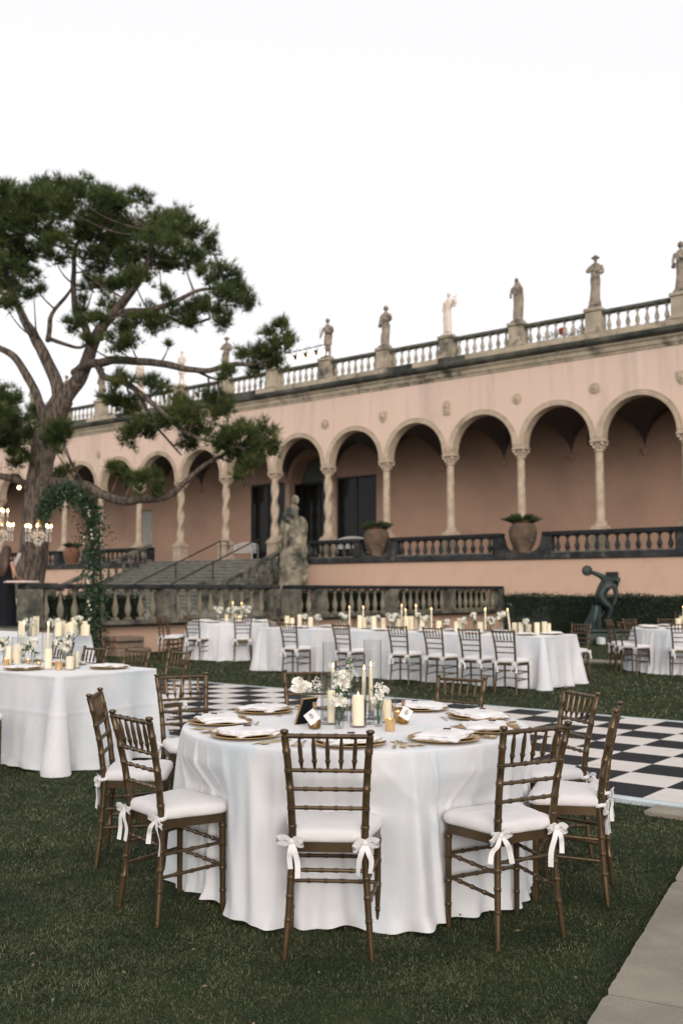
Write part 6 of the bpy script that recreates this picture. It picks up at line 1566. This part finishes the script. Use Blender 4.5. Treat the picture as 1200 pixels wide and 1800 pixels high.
for i, (px, kd, s_) in enumerate([(536, 0, 1.1), (558, 1, 1.1), (600, 2, 1.1), (606, 0, 1.15), (648, 1, 1), (663, 2, 1), (686, 1, 1.3), (694, 0, 1.3), (735, 2, 1.2), (748, 0, 1.2), (785, 1, .9), (812, 1, 1.1), (831, 2, 1.25), (864, 1, 1.2), (880, 2, 1.35), (922, 0, 1.1)]):
    far_flowers(MTP(px, rs.uniform(-.1, .25)), kd, '%s white flower bunch from the left on the long table' % ORD[i], wl_, s_)
for i, (px, h) in enumerate([(752, .44), (850, .5), (896, .46), (941, .38), (958, .42)]): p = MTP(px, .3); put('glass_cylinder', glass_of(.062, h), (p.x, p.y, TZ + .0015), 0, 'tall empty-topped glass sleeve, %s from the left, standing on the long table' % ORD[i], 'glass cylinder', 'glass cylinders on the long table')
# round table by the balustrade
wl_ = 'round table by the balustrade'
for i in range(8):
    a = 2 * PI * i / 8 + .3; p = Vector((R1c[0] + .7 * math.cos(a), R1c[1] + .7 * math.sin(a), 0)); far_setting(p, a, 'on the %s side of the round table by the balustrade' % ['right', 'right rear', 'rear right', 'rear left', 'left', 'front left', 'front', 'front right'][i], i)
for i, (dx, dy, h, lb) in enumerate([(.02, 0, .33, 'left lit taper on the round table by the balustrade'), (.2, .05, .32, 'right lit taper on the round table by the balustrade')]): far_taper(Vector((R1c[0] + dx, R1c[1] + dy, 0)), h, lb, wl_)
for i, (dx, dy, kd, s_) in enumerate([(-.28, -.1, 1, 1.5), (0.0, -.12, 0, 1.4), (.3, -.05, 1, 1.6), (.12, -.1, 2, 1.3)]): far_flowers(Vector((R1c[0] + dx, R1c[1] + dy, 0)), kd, 'white flower bunch, %s, on the round table by the balustrade' % ['leftmost', 'between the tapers', 'rightmost', 'just right of the left taper'][i], wl_, s_)
for i, (dx, dy, h) in enumerate([(-.12, .1, .14), (.08, .12, .16), (.18, -.15, .13)]): far_pillar(Vector((R1c[0] + dx, R1c[1] + dy, 0)), .04, h, 'pillar candle, %s, on the round table by the balustrade' % ['left', 'middle', 'right'][i], None, '', wl_)
# right round table
wl_ = 'round table at the right edge'
for i in range(8):
    a = 2 * PI * i / 8 + .2; p = Vector((R2c[0] + .68 * math.cos(a), R2c[1] + .68 * math.sin(a), 0)); far_setting(p, a, 'on the %s side of the round table at the right edge' % ['right', 'right rear', 'rear right', 'rear left', 'left', 'front left', 'front', 'front right'][i], i)
for i, (dx, dy, h) in enumerate([(-.12, 0, .16), (-.02, .1, .20), (.1, -.1, .15), (.0, -.12, .14)]): far_pillar(Vector((R2c[0] + dx, R2c[1] + dy, 0)), .05, h, '%s pillar candle on the round table at the right edge' % ['leftmost', 'rear', 'rightmost', 'front'][i], .28 if i == 0 else None, 'glass cylinder on the round table at the right edge', wl_)
far_taper(Vector((R2c[0] - .02, R2c[1] + .02, 0)), .30, 'lit taper on the round table at the right edge', wl_)
far_flowers(Vector((R2c[0] + .15, R2c[1] + .1, 0)), 1, 'white flowers on the round table at the right edge', wl_, 1.3)

# ================================================================== OTHER CHAIRS
G2 = 'gold-brown chairs at the tables further away'
r0 = math.degrees(GROT)
def chair_top(x, y, rot, label):           # x,y: where the top of the back stands
    a = R(rot); place_chair(x - math.sin(a) * .19, y + math.cos(a) * .19, a, label, G2)
chair_top(-1.51, 9.15, r0 + 170, 'rightmost chair on the far side of the left table, by the checkered floor')
chair_top(-1.93, 9.35, r0 + 180, 'middle chair behind the left table, its back above the right-hand plate')
chair_top(-2.41, 9.72, r0 + 182, 'chair behind the left table next to the candles, flowers seen through its spindles')
place_chair(*W(-7.10, 4.32)[:2], GROT, 'chair cut by the left edge, on the near side of the left table', G2)
place_chair(*W(-8.85, 6.2)[:2], GROT + PI, 'chair behind the left table hidden by its centrepiece', G2)
for i, (x, y) in enumerate([(-.87, 16.75), (.01, 16.05), (.87, 15.30), (1.36, 14.78), (1.83, 14.27), (2.24, 13.80)]):
    chair_top(x, y, r0 + (3, -2, 2, -3, 1, 0)[i], '%s chair from the left along the near side of the long table' % ORD[i])
for i, (x, y) in enumerate([(3.48, 17.49 - 1.1), (2.9, 16.95)]):
    pass
for i in range(5):
    u = -11.5 + i * .88; p = W(u, 15.02); chair_top(p.x, p.y, r0 + 180 + (3, -4, 2, 0, -2)[i], '%s chair from the left on the far side of the long table, behind candles' % ORD[i])
chair_top(*W(-7.9, 15.05)[:2], r0 + 178, 'chair on the far side of the long table near its right end')
chair_top(*W(-7.15, 15.25)[:2], r0 + 176, 'chair at the right rear corner of the long table, clear of the candles')
chair_top(*W(-13.0, 14.3)[:2], r0 - 84, 'chair at the left end of the long table, close behind its corner')
def around(c, a, rr, lb, extra=0):
    x, y = c[0] + rr * math.cos(R(a)), c[1] + rr * math.sin(R(a)); place_chair(x, y, R(a + 90 + extra), lb, G2)
for a, rr, lb, ex in [(-124, 1.05, 'front left chair of the round table by the balustrade, back to the camera', 8), (-72, 1.08, 'front right chair of the round table by the balustrade, back to the camera', -12),
                      (-12, 1.02, 'right side chair of the round table by the balustrade, next to the long table', 0), (178, 1.18, 'left side chair of the round table by the balustrade, seen edge-on', 4),
                      (200, 1.32, 'outer left chair at the round table by the balustrade, beside the edge-on one', 6), (140, 1.1, 'left rear chair of the round table by the balustrade', 0), (58, 1.1, 'right rear chair of the round table by the balustrade', 0), (25, 1.35, 'chair behind the right side of the balustrade table', 0)]:
    around(R1c, a, rr, lb, ex)
for a, rr, lb, ex in [(172, 1.1, 'left side chair of the right-edge round table, back seen almost edge-on', 12), (205, 1.15, 'front left chair of the right-edge round table, seen from the side', 10), (148, 1.15, 'left rear chair of the right-edge round table', 0),
                      (-112, 1.22, 'front chair of the right-edge round table, back to the camera', 6), (120, 1.1, 'rear chair of the right-edge round table, top rail above the plates', 0), (85, 1.15, 'rear right chair of the right-edge round table', 0)]:
    around(R2c, a, rr, lb, ex)
